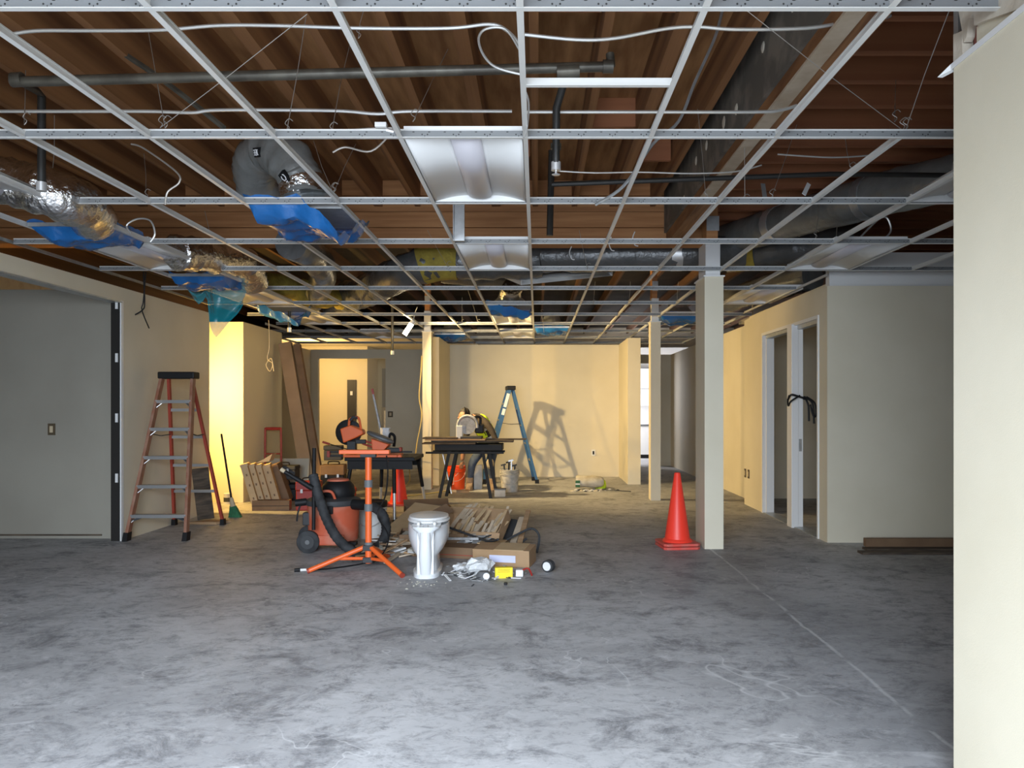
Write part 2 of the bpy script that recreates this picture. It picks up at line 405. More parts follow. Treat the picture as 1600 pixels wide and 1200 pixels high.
struct('wall_left_far', MB().box((-5.15,12.7,0), (-5.03,17.2,WT+0.05)), M['paint'])
struct('wall_back_left', MB().box((-5.15,17.2,0), (-4.87,17.32,2.64)).box((-3.37,17.2,0), (-1.7,17.32,2.64)).box((-4.87,17.2,2.44), (-3.37,17.32,2.64)), M['paint'])
struct('wall_room_behind', MB().box((-8.5,19.6,0), (-4.30,19.7,2.9)).box((-4.40,19.7,0), (-4.30,21.0,2.9)).box((-4.3,20.9,0), (-1.5,21.0,2.9)), M['paint_yellow'])
struct('ceiling_room_behind', MB().box((-8.5,17.32,2.9), (-1.5,21,2.95)), M['paint_yellow'])
struct('wall_stub_left', MB().box((-1.94,13.42,0), (-1.70,15.07,WT)), M['paint'])
struct('wall_back', MB().box((-1.94,15.07,0), (1.82,15.19,WT)), M['paint'])
struct('wall_stub_right', MB().box((1.596,13.58,0), (1.82,15.07,WT)), M['paint'])
wr = MB().box((2.91,7.87,0), (3.03,7.97,WT)).box((2.91,9.97,0), (3.03,10.85,WT)).box((2.91,7.97,2.31), (3.03,9.97,WT)).box((3.03,10.73,0), (3.1,10.85,WT))
wall_right = struct('wall_right', wr, M['paint'])
struct('wall_right_front', MB().box((2.91,7.75,0), (6.5,7.87,WT)), M['paint'])
struct('wall_right_far', MB().box((3.1,10.73,0), (3.22,12.9,WT)).box((3.1,13.9,0), (3.22,17.9,WT)).box((3.1,12.9,2.2), (3.22,13.9,WT)), M['paint'])
struct('wall_back_right', MB().box((2.72,17.9,0), (3.22,18.0,WT)).box((-1.7,17.9,0), (2.25,18.0,WT)).box((2.25,17.9,2.37), (2.72,18.0,WT)), M['paint'])
struct('wall_rear_room', MB().box((1.0,21.3,0), (4.5,21.4,3.0)).box((4.4,18.0,0), (4.5,21.3,3.0)), M['white_trim'])
struct('wall_right_room', MB().box((5.2,7.87,0), (5.3,11.6,2.9)).box((3.22,11.5,0), (5.2,11.6,2.9)).box((3.03,7.87,2.6), (5.3,11.6,2.65)), M['paint'])
struct('wall_upper_right', MB().box((2.95,7.80,WT+0.005), (6.5,7.9,2.92)), M['white_trim'])
# shell of the building
struct('wall_shell', MB().box((-8.7,-3,0), (-8.5,22,DECK)).box((6.5,-3,0), (6.7,22,DECK)).box((-8.7,22,0), (6.7,22.2,DECK)), M['plaster'])
struct('wall_front', MB().box((-8.5,-1.6,0), (-2.9,-1.4,DECK)).box((1.48,-1.6,0), (6.5,-1.4,DECK)).box((-2.9,-1.6,2.9), (1.48,-1.4,DECK)), M['paint'])
# near wall on the right, older wall above it
near = struct('wall_near_right', MB().box((1.482,-1.4,0), (1.62,2.75,WT)), M['paint'])
bead = MB().prism([(1.477,2.76,2.562),(1.477,2.76,2.584),(1.50,2.76,2.584),(1.50,2.76,2.575)], (0,0,0), (0,-4.1,0))
bead.build('corner_bead', M['white_trim'], near)
MB().prism([(1.477,2.76,2.562),(1.477,2.76,2.584),(1.445,2.79,2.55)], (0,0,0), (0.02,0.004,0)).build('torn_bead_end', M['white_trim'], near)
old = struct('wall_old_upper', MB().box((1.56,-1.4,2.60), (1.66,2.76,DECK)), M['redwall'])
def PX(px, py, X):
    Y = X*F/(px-CX); return (X, Y, CAMZ-(py-CY)*Y/F)
def slab(pts, X, th, m, nm='plaster_piece'):
    MB().prism([PX(a, b, X) for a, b in pts], (0,0,0), (th,0,0)).build(nm, m, old)
slab([(1489.5,-30),(1496,-30),(1497,52),(1490,56)], 1.54, 0.03, M['galv'], 'metal_strip')
slab([(1489.5,54),(1503,48),(1504,106),(1489.5,112)], 1.53, 0.04, M['plaster'])
slab([(1497,-60),(1523,-60),(1521,20),(1514,28),(1510,58),(1506,66),(1503,48),(1498,20)], 1.53, 0.03, M['plaster'])
slab([(1523,-60),(1660,-60),(1660,-10),(1534,34),(1522,40),(1521,18)], 1.52, 0.04, M['plaster'])
slab([(1526,42),(1536,34),(1660,-12),(1660,40),(1527,90),(1526,60)], 1.54, 0.03, M['paint'])

# ---- door set in the right wall: white jambs and post
d1 = MB()
d1.box((2.895,9.93,0), (3.045,9.97,2.31)).box((2.895,7.97,0), (3.045,8.0,2.31)).box((2.895,8.0,2.275), (3.045,9.93,2.31))
door_1 = struct('door_1', d1, M['white_trim'], 'white metal door frame with a loose mullion')
MB().box((2.94,9.90,0), (3.0,9.93,2.27)).build('door_stop', M['white_trim'], door_1)
MB().box((2.93,8.02,2.235), (3.01,9.9,2.275)).build('head_track', M['galv'], door_1)
MB().box((2.895,8.02,0), (3.03,9.9,0.012)).build('floor_track', M['galv'], door_1)
MB().box((2.865,8.70,0), (2.945,8.86,2.29)).build('mullion', M['white_trim'], door_1, bevel=0.004)
MB().box((2.95,8.72,0), (3.00,8.85,2.28)).build('mullion', M['white_trim'], door_1)
MB().box((2.955,8.714,0.86), (2.985,8.722,1.0)).build('strike_plate', M['galv'], door_1)
# dark door edge seen in the back room, board and screen behind
d2 = struct('door_2', MB().box((-4.80,19.55,0), (-4.58,19.6,2.05)), M['shade_black'], 'dark narrow door in the lit back room')
MB().box((-4.72,19.535,1.66), (-4.66,19.55,1.76)).build('notice', M['paper'], d2)

# wall devices
def plate(name, loc, face, label, m, w_=0.075, h=0.12):
    t = thing(name, label, name.split('_')[-1], loc)
    if face == 'y': b_ = MB().box((-w_/2,-0.008,-h/2), (w_/2,0,h/2)); s_ = MB().box((-w_*0.22,-0.012,-h*0.28), (w_*0.22,-0.008,h*0.28))
    else: b_ = MB().box((-0.008,-w_/2,-h/2), (0,w_/2,h/2)); s_ = MB().box((-0.012,-w_*0.22,-h*0.28), (-0.008,w_*0.22,h*0.28))
    b_.build('box_edge', m, t); s_.build('device', M['kneepad'] if m is M['outlet'] else M['black'], t)
plate('light_switch', (-5.02,8.0,1.13), 'y', 'brown switch box on the grey primed wall at left', M['outlet'])
plate('light_switch', (-3.26,17.2,1.20), 'y', 'dark switch box on the shaded wall beside the bright doorway', M['outlet'], 0.11, 0.13)
plate('power_outlet', (1.10,15.07,0.47), 'y', 'black and white outlet low on the back wall', M['white_pl'])
plate('power_outlet', (2.91,10.62,0.44), 'x', 'outlet box on the right wall, nearer of two', M['outlet'])
plate('power_outlet', (2.91,10.79,0.44), 'x', 'outlet box on the right wall, farther of two', M['outlet'])

# ================================================================ columns
def column(x0, x1, y0, y1, top, label, wood=True):
    t = thing('column', label, 'column', ((x0+x1)/2, (y0+y1)/2, 0))
    MB().box((x0,y0,0), (x1,y1,top)).build('drywall_wrap', M['paint'], t, world=True)
    MB().box((x0-0.012,y0-0.012,top-0.012), (x1+0.012,y1+0.012,top)).build('cap_trim', M['white_trim'], t, world=True)
    if wood:
        MB().box((x0+0.02,y0+0.05,top), (x1-0.02,y1-0.05,2.95)).build('upper_wrap', M['white_trim'], t, world=True)
        MB().box((x0+0.03,y0+0.06,2.95), (x1-0.04,y0+0.26,3.06)).build('wood_post', M['beam_w'], t, world=True)
        MB().box((x0+0.03,y0+0.045,3.06), (x1-0.03,y0+0.055,3.2)).build('metal_bracket', M['galv'], t, world=True)
        MB().box((x0+0.03,y0+0.06,3.06), (x1-0.04,y0+0.26,3.44)).build('wood_post', M['beam_w'], t, world=True)
    return t
column(1.605,1.785,7.40,7.82,2.62,'cream square column beside the large orange cone')
column(1.655,1.80,11.25,11.45,2.61,'slim cream column farther back, right of the alcove')
column(-1.888,-1.742,12.74,12.95,2.61,'slim cream column with the yellow cord, left of the saw table')

# ================================================================ ceiling grid
grid = thing('ceiling_grid', 'white metal suspended ceiling grid without tiles', 'ceiling grid', (0,0,ZC))
Y0, DY, X0, DX = 2.548, 1.2192, -0.056, 0.6096
rows = [Y0+DY*n for n in range(-1, 12)]
def xr(Y):
    if Y < 2.7: return -4.2, 1.66
    if Y < 7.7: return -4.2, 5.4
    if Y < 10.9: return -4.2, 2.9
    if Y < 12.6: return -4.15, 3.08
    return -5.0, 3.08
for Y in rows:
    a, b = xr(Y)
    mt = MB().box((a,Y-0.012,0.0), (b,Y+0.012,0.003)).build('main_tee', M['tee'], grid)
    MB().box((a,Y-0.0015,0.003), (b,Y+0.0015,0.040)).build('web', M['tee_web'], mt)
    MB().box((a,Y-0.004,0.036), (b,Y+0.004,0.043)).build('bulb_edge', M['tee'], mt)
ct = MB().box((-0.012,0.012,0.0005), (0.012,DY-0.012,0.0035)).box((-0.0015,0.0,0.003), (0.0015,DY,0.034)).box((-0.004,0.0,0.030), (0.004,DY,0.036)).mesh('cross_tee')
ct.materials.append(M['tee'])
for Y in rows[:-1]:
    for kx in range(-9, 10):
        X = X0+DX*kx; a, b = xr(Y+0.6)
        if Y < 2.6 and X > 1.4: continue
        if a+0.05 < X < b-0.05: inst('cross_tee', ct, grid, Matrix.Translation((X, Y, 0)))
MB().box((X0+0.012,Y0+DY/2-0.012,0), (X0+DX-0.012,Y0+DY/2+0.012,0.003)).box((X0,Y0+DY/2-0.0015,0.003), (X0+DX,Y0+DY/2+0.0015,0.034)).build('cross_tee', M['tee'], grid)
# wall angle along the walls
MB().box((-4.22,-1.4,0), (-4.197,9.96,0.003)).box((-4.22,-1.4,0), (-4.217,9.96,0.03)).build('wall_angle', M['galv'], grid)
MB().box((2.887,7.75,0), (2.91,10.85,0.003)).box((2.907,7.75,0), (2.91,10.85,0.03)).build('wall_angle', M['tee'], grid)

# ================================================================ troffers
L_ = DY-0.03
def sheet(pr, y0, y1, th):
    m = MB(); n = len(pr)
    vs = [(x_,y0,z_) for x_,z_ in pr]+[(x_,y1,z_) for x_,z_ in pr]+[(x_,y0,z_+th) for x_,z_ in pr]+[(x_,y1,z_+th) for x_,z_ in pr]
    fs = []
    for i in range(n-1):
        fs += [(i,i+1,n+i+1,n+i),(2*n+i,3*n+i,3*n+i+1,2*n+i+1),(i,2*n+i,2*n+i+1,i+1),(n+i,n+i+1,3*n+i+1,3*n+i)]
    fs += [(0,n,3*n,2*n),(n-1,3*n-1,4*n-1,2*n-1)]
    return m.add(vs, fs)
half = DX/2-0.016
side = []
for i in range(11):
    u = i/10; side.append((half-(half-0.075)*u, 0.004+0.040*math.sin(u*PI/2)))
sideL = [(-x_, z_) for x_, z_ in side]
me_pan = sheet(side, 0.015, L_, 0.003); p2 = sheet(sideL, 0.015, L_, 0.003); me_pan.add(p2.v, p2.f)
me_pan.box((-half,0.015,0.050), (half,L_,0.056))
me_pan = me_pan.mesh('reflector', True); me_pan.materials.append(M['troffer'])
lens = [(0.078*math.cos(PI*i/10), 0.042-0.032*math.sin(PI*i/10)) for i in range(11)]
me_lens = sheet(lens, 0.05, L_-0.04, 0.003).mesh('lens', True); me_lens.materials.append(M['lens'])
pts = [(x_,0,z_) for x_,z_ in sideL]+[(x_,0,z_) for x_,z_ in reversed(side)]
ep = MB().prism(pts, (0,0,0), (0,0.004,0))
me_end = ep.mesh('end_plate'); me_end.materials.append(M['troffer'])
fr = MB().box((-half,0.0,0.004), (half,0.016,0.056)).mesh('end_frame'); fr.materials.append(M['troffer'])
def troffer(kx, n, label, rot=None, loc=None):
    t = thing('troffer_light', label, 'ceiling light', loc or (X0+DX*(kx+0.5), Y0+DY*n+0.0, ZC+0.003), 0, 'unlit troffer lights in the ceiling grid', rot)
    for nm, me, y_ in (('reflector',me_pan,0),('lens',me_lens,0),('end_plate',me_end,0.012),('end_plate',me_end,L_-0.002),('end_frame',fr,0),('end_frame',fr,L_-0.001)): inst(nm, me, t, Matrix.Translation((0,y_,0)))
    return t
troffer(-1,1,'unlit white troffer, largest, in the middle of the ceiling')
troffer(-1,3,'unlit white troffer in the middle column, second from the front')
troffer(-1,7,'unlit white troffer above the blue-wrapped diffuser in front of the back wall')
troffer(-1,9,'unlit white troffer nearest the back wall in the middle column')
troffer(-6,1,'unlit white troffer cut off by the left edge of the picture')
troffer(-6,3,'unlit white troffer along the left wall behind the flat blue film')
troffer(-6,5,'unlit white troffer right of the hanging teal film')
troffer(-6,7,'unlit white troffer beyond the small blue film at left')
troffer(-5,9,'unlit white troffer farthest back at left near the doorway')
troffer(4,1,'unlit white troffer cut off by the near wall at right')
troffer(4,3,'unlit white troffer below the large duct at right')
troffer(4,5,'unlit white troffer right of the big column above the door')
troffer(3,7,'unlit white troffer farthest back on the right side')
troffer(0,0,'loose troffer tipped askew above the grid in the middle', (0.16,0.30,-1.15), (-0.30,9.25,2.86))
# ================================================================ pipes, cables, wires above the grid
def pipe(name, pts, r, m, label, cat, seg=10, group=None, sm=True):
    o = MB().tube(pts, r, seg).build(name, m, None, smooth=True); return tag(o, label, cat, group)
sp = thing('sprinkler_pipe', 'dull steel sprinkler pipe crossing below the joists with fittings', 'pipe', (0,3.9,3.05))
def tp_(mb, nm, m): return mb.build(nm, m, sp, True, True)
tp_(MB().tube([P(18,128,3.95),P(955,104,3.95)], 0.026, 10), 'pipe_run', M['pipe'])
tp_(MB().tube([P(870,113,3.95),P(905,111,3.95)], 0.037, 10), 'tee_fitting', M['pipe'])
tp_(MB().tube([P(942,104,3.95),P(958,104,3.95)], 0.034, 10), 'elbow_fitting', M['pipe'])
tp_(MB().tube([P(955,104,3.95),P(953,84,3.95)], 0.022, 10), 'riser', M['pipe'])
tp_(MB().tube([P(20,125,3.95),P(36,124,3.95)], 0.036, 10), 'elbow_fitting', M['pipe'])
dp = thing('sprinkler_drop', 'black sprinkler drop with a bare head, middle of the ceiling', 'sprinkler', (0.1,4.2,2.7))
top = P(884,120,3.95); bot = P(868,268,4.3)
MB().tube([top, Vector((bot.x,4.1,top.z-0.1)), Vector((bot.x,4.2,bot.z))], 0.021, 10).build('drop_pipe', M['black_pipe'], dp, True, True)
MB().tube([Vector((bot.x,4.2,bot.z+0.12)), Vector((bot.x,4.2,bot.z+0.09))], 0.03, 10).build('coupling', M['pipe'], dp, True, True)
MB().tube([Vector((bot.x,4.2,bot.z+0.02)), Vector((bot.x,4.2,bot.z-0.025))], 0.027, 10).build('head_body', M['steel'], dp, True, True)
MB().lathe([(0.02,-0.05),(0.024,-0.047),(0.006,-0.044),(0.006,-0.02)], (bot.x,4.2,bot.z), 10).build('deflector', M['steel'], dp, True, True)
d2_ = thing('sprinkler_drop', 'black sprinkler drop at upper left beside the foil duct', 'sprinkler', (-2.9,4.4,2.7))
a_ = P(65,150,4.4); b_ = P(65,285,4.4)
MB().tube([P(30,126,4.0), P(55,140,4.25), a_, b_], 0.022, 10).build('drop_pipe', M['black_pipe'], d2_, True, True)
MB().tube([b_, b_-Vector((0,0,0.05))], 0.028, 10).build('head_body', M['steel'], d2_, True, True)
for (px, py, Y, lab) in ((452,512,10.6,'sprinkler drop hanging low at left beside the tall boards'),(613,548,12.0,'sprinkler drop hanging in front of the shaded wall'),
                         (642,511,13.6,'x')):
    if lab == 'x': continue
    t = thing('sprinkler_drop', lab, 'sprinkler', P(px,py,Y))
    e = P(px,py,Y)
    MB().tube([Vector((e.x,Y,3.3)), e], 0.02, 8).build('drop_pipe', M['black_pipe'], t, True, True)
    MB().tube([e, e-Vector((0,0,0.06))], 0.028, 8).build('head_body', M['steel'], t, True, True)
bp_ = thing('black_gas_pipe', 'black pipe running right from a tall black riser', 'pipe', (0.5,5.6,2.9))
MB().tube([P(862,288,5.4),P(1300,272,5.4),P(1500,274,5.4)], 0.018, 8).build('pipe_run', M['black_pipe'], bp_, True, True)
MB().tube([P(862,235,6.2),P(859,368,6.2)], 0.026, 8).build('riser', M['black_pipe'], bp_, True, True)

def cable(pxs, Y, r, m, label, cat='cable', name='metal_clad_cable', group=None, n=6):
    pts = [P(a, b, (c[0] if c else Y)) for a, b, *c in pxs]
    return pipe(name, smooth_pts(pts, n), r, m, label, cat, 6, group)
cable([(20,53),(60,48),(140,48),(250,47),(340,40),(430,40),(560,44),(700,44),(765,38),(792,48),(815,72)], 3.55, 0.008, M['conduit'], 'silver cable sagging across the top of the view at left')
cable([(820,54),(900,62),(960,60),(1040,45),(1090,42),(1150,46),(1260,44),(1330,34),(1365,34),(1392,24)], 3.5, 0.008, M['conduit'], 'silver cable running on across the top right')
cable([(818,117),(775,105),(755,85),(748,60),(760,45),(790,46),(812,78)], 3.45, 0.006, M['conduit'], 'silver cable loop hanging beside the middle cross tee')
cable([(0,174),(120,174),(230,174),(300,176),(345,172),(520,173),(590,178),(640,174),(800,174)], 4.2, 0.009, M['conduit'], 'straight silver cable above the second main tee at left')
cable([(820,175),(1000,175),(1180,175),(1220,172),(1245,165)], 4.2, 0.009, M['conduit'], 'straight silver cable above the second main tee at right')
cable([(1130,10),(1120,50),(1108,80),(1085,130),(1060,190),(1020,225),(975,290),(930,320)], 4.6, 0.010, M['galv'], 'grey flexible conduit winding down between joists')
cable([(870,267),(930,270),(1000,269),(1080,271),(1150,268),(1190,258)], 5.0, 0.005, M['conduit'], 'thin pale cable right of the middle troffer')
cable([(1215,241),(1300,246),(1370,242)], 5.0, 0.005, M['conduit'], 'thin pale cable above the right duct')
cable([(818,136),(826,160),(824,195),(818,215)], 3.6, 0.005, M['conduit'], 'short pale cable tail beside the middle runner')
cable([(130,20),(175,70),(240,115),(300,160),(350,200)], 4.6, 0.018, M['pipe'], 'grey conduit under the joists at upper left')
cable([(205,225),(225,232),(275,268),(280,285),(262,300),(258,320)], 4.8, 0.006, M['wire'], 'loose grey wire dangling at upper left')
cable([(205,365),(198,352),(215,342),(235,345),(242,365),(235,378)], 5.8, 0.007, M['conduit'], 'coiled grey cable behind the flat blue film')
cable([(520,205),(600,200),(612,205),(580,236),(540,230),(520,238)], 4.4, 0.006, M['wire'], 'tangled grey wire left of the middle troffer')
cable([(1340,375),(1370,345),(1385,340),(1392,360),(1380,375)], 6.4, 0.008, M['conduit'], 'pale cable loop behind the right troffer')
# whips hanging on the left wall
cable([(224,425),(226,470),(222,485),(198,498)], 8.12, 0.007, M['black'], 'black cable whip on the left wall, branch curling left', 'cable', 'cable_whip')
cable([(228,425),(224,470),(222,485),(233,513)], 8.14, 0.006, M['black'], 'black cable whip on the left wall, branch hanging straight', 'cable', 'cable_whip')
cable([(420,500),(421,540),(418,560),(426,568),(422,580),(416,570),(424,560),(428,580)], 11.3, 0.006, M['wire'], 'thin coiled cable on the wall past the yellow wall end', 'cable', 'cable_whip')
# yellow extension cord hanging from the slim column
yc = [P(659,556,12.70),P(658,580,12.68),P(655,620,12.66),P(659,650,12.64),P(652,690,12.6),P(648,715,12.5)]
g1 = G(640,752); pipe('hanging_lead', smooth_pts(yc+[g1+Vector((0,0,0.25)), g1+Vector((0,0,0.012)), G(628,775)+Vector((0,0,0.012)), G(700,768)+Vector((0,0,0.012))],6), 0.010, M['yellow_cable'], 'pale yellow extension cord hanging beside the slim column', 'cord', 6)

# hanger wires: straight, twisted at the lower end on the grid
hw = [((480,22,3.3),(250,200,3.8)),((478,26,4.0),(448,205,3.8)),((232,50,4.2),(258,200,3.8)),((548,35,4.5),(518,210,3.8)),((1165,15,3.4),(1410,203,3.8)),
      ((1485,12,3.3),(1415,203,3.8)),((1400,100,5.0),(1398,190,4.0)),((1166,60,5.0),(1164,318,4.99)),((700,20,4.6),(645,190,3.8)),((1245,195,5.5),(1205,310,4.99)),
      ((85,180,5.0),(80,290,4.99)),((225,240,5.6),(228,310,4.99)),((490,220,5.4),(520,300,4.99)),((556,225,5.5),(522,300,4.99)),((1320,210,5.2),(1330,268,4.99)),
      ((1090,170,5.2),(1103,310,4.99)),((40,110,4.2),(38,195,3.8)),((570,10,4.0),(560,60,3.9)),((320,330,7.0),(340,420,7.42)),((668,360,6.6),(700,418,7.42)),
      ((905,360,7.0),(918,421,7.42)),((1281,300,6.6),(1274,372,6.2)),((1310,335,7.0),(1303,420,7.42)),((930,440,9.5),(927,476,9.86)),((985,440,9.6),(982,476,9.86)),
      ((730,450,10),(747,505,12.3)),((722,465,10),(722,505,12.3)),((1060,440,9.2),(1058,476,9.86)),((560,440,9.2),(566,476,9.86)),((850,520,12),(846,490,11.08))]
def zone(px, py):
    h_ = 'at the left' if px < 420 else ('left of the middle' if px < 760 else ('right of the middle' if px < 1130 else 'at the right'))
    return h_+(', near the top of the view' if py < 110 else (', above the second main tee' if py < 230 else (', above the third main tee' if py < 330 else ', far back')))
for i, (a, b) in enumerate(hw):
    pa = P(*a); pb = P(*b); pa.z = min(pa.z, JB+0.05)
    mid = (pa+pb)/2+Vector((R.uniform(-.01,.01),0,R.uniform(-.01,.01)))
    o = MB().tube([pa, mid, pb], 0.0022, 4).build('hanger_wire', M['wire'])
    m_ = MB().tube(smooth_pts([pb, pb+Vector((0.012,0,0.02)), pb+Vector((-0.01,0.005,0.04)), pb+Vector((0.012,-0.004,0.06)), pb+Vector((0.03,0,0.05))],3), 0.0022, 4)
    m_.build('wire_twist', M['wire'], o)
    tag(o, 'thin steel hanger wire '+zone(b[0], b[1]-20), 'wire', 'hanger wires above the ceiling grid')
# white curled wire ends and bright tabs
for (px, py, Y, lab) in ((955,370,7.2,'white wire end curling up above the grid, left of two'),(992,362,7.0,'white wire end curling up above the grid, right of two'),(893,385,7.6,'white wire tail hanging beside the middle troffer')):
    q = P(px, py, Y); pipe('wire_tail', smooth_pts([q, q+Vector((-0.02,0,-0.06)), q+Vector((0.0,0,-0.12)), q+Vector((0.03,0,-0.13))]), 0.005, M['white_pl'], lab, 'wire', 5)
for (pts, lab) in (([(1264,287,5.4),(1256,304,5.3)], 'bright white metal strap end above the right grid'),([(1192,287,5.4),(1196,315,5.3)], 'grey metal strap hanging above the right grid')):
    tag(MB().beam(P(*pts[0]), P(*pts[1]), 0.03, 0.004, (0,1,0)).build('metal_strap', M['white_trim'] if 'white' in lab else M['galv']), lab, 'strap')
jb_ = thing('junction_box', 'small white junction box on the second main tee', 'junction box', P(596,200,3.77))
MB().cbox(P(596,197,3.77), (0.055,0.05,0.022)).build('box', M['white_pl'], jb_, world=True); MB().tube([P(604,203,3.77),P(616,206,3.77)], 0.012, 8).build('connector', M['steel'], jb_, True, True)
st_ = thing('steel_stud', 'vertical galvanised stud behind the middle troffer', 'stud', P(717,375,6.1))
MB().beam(P(717,320,6.1), P(717,377,6.1), 0.09, 0.04, (0,1,0)).build('web', M['galv'], st_, world=True)
MB().beam(P(709,320,6.08), P(709,377,6.08), 0.006, 0.06, (0,1,0)).build('flange', M['galv'], st_, world=True)

# ================================================================ ducts
def duct(name, pts, r, m, label, seg=18, wob=0.08, bands=(), n=8, seed=1):
    t = thing(name, label, 'duct', Vector(pts[0]))
    if name not in ('elbow_duct', 'foil_duct'):      # keep the run clear above the grid
        pts = [(lambda k_: Vector((p.x*k_, p.y*k_, CAMZ+(p.z-CAMZ)*k_)))(max(1.0, (ZC+0.06+r-CAMZ)/(p.z-CAMZ))) for p in pts]
    sp_ = smooth_pts(pts, n); rr_ = random.Random(seed)
    rad = [r*(1+wob*(rr_.random()-0.5)) for _ in sp_]
    mb = MB().tube(sp_, rad, seg)
    for i, v in enumerate(mb.v): mb.v[i] = v + mnoise.noise_vector(v*7+Vector((seed,0,0)))*r*wob
    mb.build('duct_body', m, t, True, True)
    for (i, wd, mm, k) in bands:
        a = sp_[i]; b = sp_[min(i+wd, len(sp_)-1)]
        seg_pts = sp_[i:i+wd+1]
        MB().tube(seg_pts, r*k, seg).build('band', mm, t, True, True)
    return t
duct('wrapped_duct', [P(845,400,9.0),P(960,398,8.9),P(1095,396,8.8),P(1160,392,8.8)], 0.19, M['film'], 'dark plastic-wrapped duct running across behind the cross beam', bands=((13,1,M['steel'],1.03),), seed=2)
duct('flexible_duct', [P(845,405,9.0),P(760,410,9.0),P(690,408,9.0),P(625,428,9.1),P(570,455,9.2),P(520,470,9.4)], 0.21, M['film'], 'grey flexible duct bending down to the left with yellow insulation', wob=0.14, bands=((13,7,M['insul'],1.06),), seed=3)
duct('wrapped_duct', [P(1560,262,5.6),P(1490,278,5.9),P(1400,298,6.4),P(1300,325,7.1),P(1200,355,8.2),P(1135,375,9.0)], 0.18, M['film_l'], 'long grey duct slanting across the upper right', bands=((5,1,M['steel'],1.03),(19,1,M['galv'],1.05),(30,1,M['steel'],1.03)), wob=0.05, seed=4)
duct('wrapped_duct', [P(1135,400,9.4),P(1190,395,9.2),P(1260,385,8.9),P(1340,375,8.6)], 0.19, M['film'], 'dark duct below the long slanting duct at right', bands=((3,4,M['insul'],1.05),), seed=5)
elbow = duct('elbow_duct', [P(405,300,5.9),P(398,262,5.7),P(418,236,5.5),P(448,248,5.35),P(470,282,5.3),P(476,306,5.3)], 0.155, M['film_l'], 'pale grey flexible elbow over the blue-wrapped diffuser', wob=0.12, bands=((33,7,M['foil'],1.05),), seed=6)
duct('foil_duct', [P(-60,268,4.9),P(20,286,4.95),P(90,306,5.0),P(135,325,5.3),P(150,350,5.8)], 0.15, M['foil'], 'shiny crinkled foil duct at the left edge', wob=0.16, seed=7)
duct('foil_duct', [P(272,396,6.9),P(310,398,7.2),P(350,404,7.6),P(385,412,8.0),P(395,440,8.3)], 0.15, M['foil'], 'crinkled foil duct above the left troffers', wob=0.16, seed=8)
duct('foil_duct', [P(800,448,9.9),P(797,462,10.1),P(793,480,10.3)], 0.13, M['foil'], 'short foil duct collar over the middle blue film', wob=0.16, seed=9)
duct('flexible_duct', [P(455,380,7.0),P(490,400,7.6),P(505,430,8.3),P(490,470,9.0)], 0.15, M['film'], 'dull flexible duct dropping behind the blue-wrapped diffuser', wob=0.14, seed=10)
duct('insulated_duct', [P(390,440,9.6),P(440,450,9.7),P(490,460,9.8),P(540,468,9.8)], 0.16, M['insul'], 'duct covered in yellow insulation at left centre', wob=0.25, seed=11)
duct('wrapped_duct', [P(1135,470,10.5),P(1200,450,9.8),P(1270,432,9.2)], 0.17, M['film_l'], 'pale wrapped duct just above the right wall', wob=0.1, seed=12)
duct('wrapped_duct', [P(690,425,10.5),P(760,432,10.6),P(830,436,10.7)], 0.15, M['film'], 'dark duct behind the middle troffer, farther back', seed=13)

# printed black squares with pale lettering on the elbow duct
from mathutils.bvhtree import BVHTree
_b = [c for c in elbow.children if c.name.startswith('duct_body')][0].data; off = Vector(elbow.location)
tree = BVHTree.FromPolygons([v.co for v in _b.vertices], [tuple(p.vertices) for p in _b.polygons])
def stamp(px, py, w_, h, rot, strokes):
    o0 = Vector((0,0,CAMZ)); hit, nrm, _, _ = tree.ray_cast(o0, (P(px,py,5)-o0).normalized())
    if hit is None: return
    nrm = -nrm if nrm.y > 0 else nrm
    u = nrm.cross(Vector((0,0,1))).normalized()*-1; v = nrm.cross(u).normalized()
    if v.z < 0: v = -v
    c_, s_ = math.cos(rot), math.sin(rot); u, v = u*c_+v*s_, v*c_-u*s_
    q = lambda a, b, d: hit+u*(a*w_/2)+v*(b*h/2)+nrm*d
    pt = MB().prism([q(-1,-1,0),q(1,-1,0),q(1,1,0),q(-1,1,0)], nrm*-0.012, nrm*0.014).build('printed_square', M['black'], elbow, world=True)
    for st in strokes:
        MB().tube([q(a,b,0.015) for a, b in st], 0.004, 5).build('letter_stroke', M['paper'], pt)
stamp(403, 238, 0.068, 0.062, -0.15, ([(.75,.5),(.45,.6),(.45,-.6),(.75,-.5)],[(-.1,.6),(.2,.6),(.2,-.6),(-.1,-.6)],[(-.1,0),(.2,0)],[(-.75,.5),(-.4,.55),(-.4,0),(-.75,0)],[(-.4,0),(-.4,-.55),(-.75,-.5)]))
stamp(446, 277, 0.058, 0.08, 0.5, ([(-.4,.5),(-.6,.1),(-.4,-.35),(.2,-.45),(.5,-.1),(.45,.4),(.2,.55)],[(-.2,-.8),(.3,-.75)]))

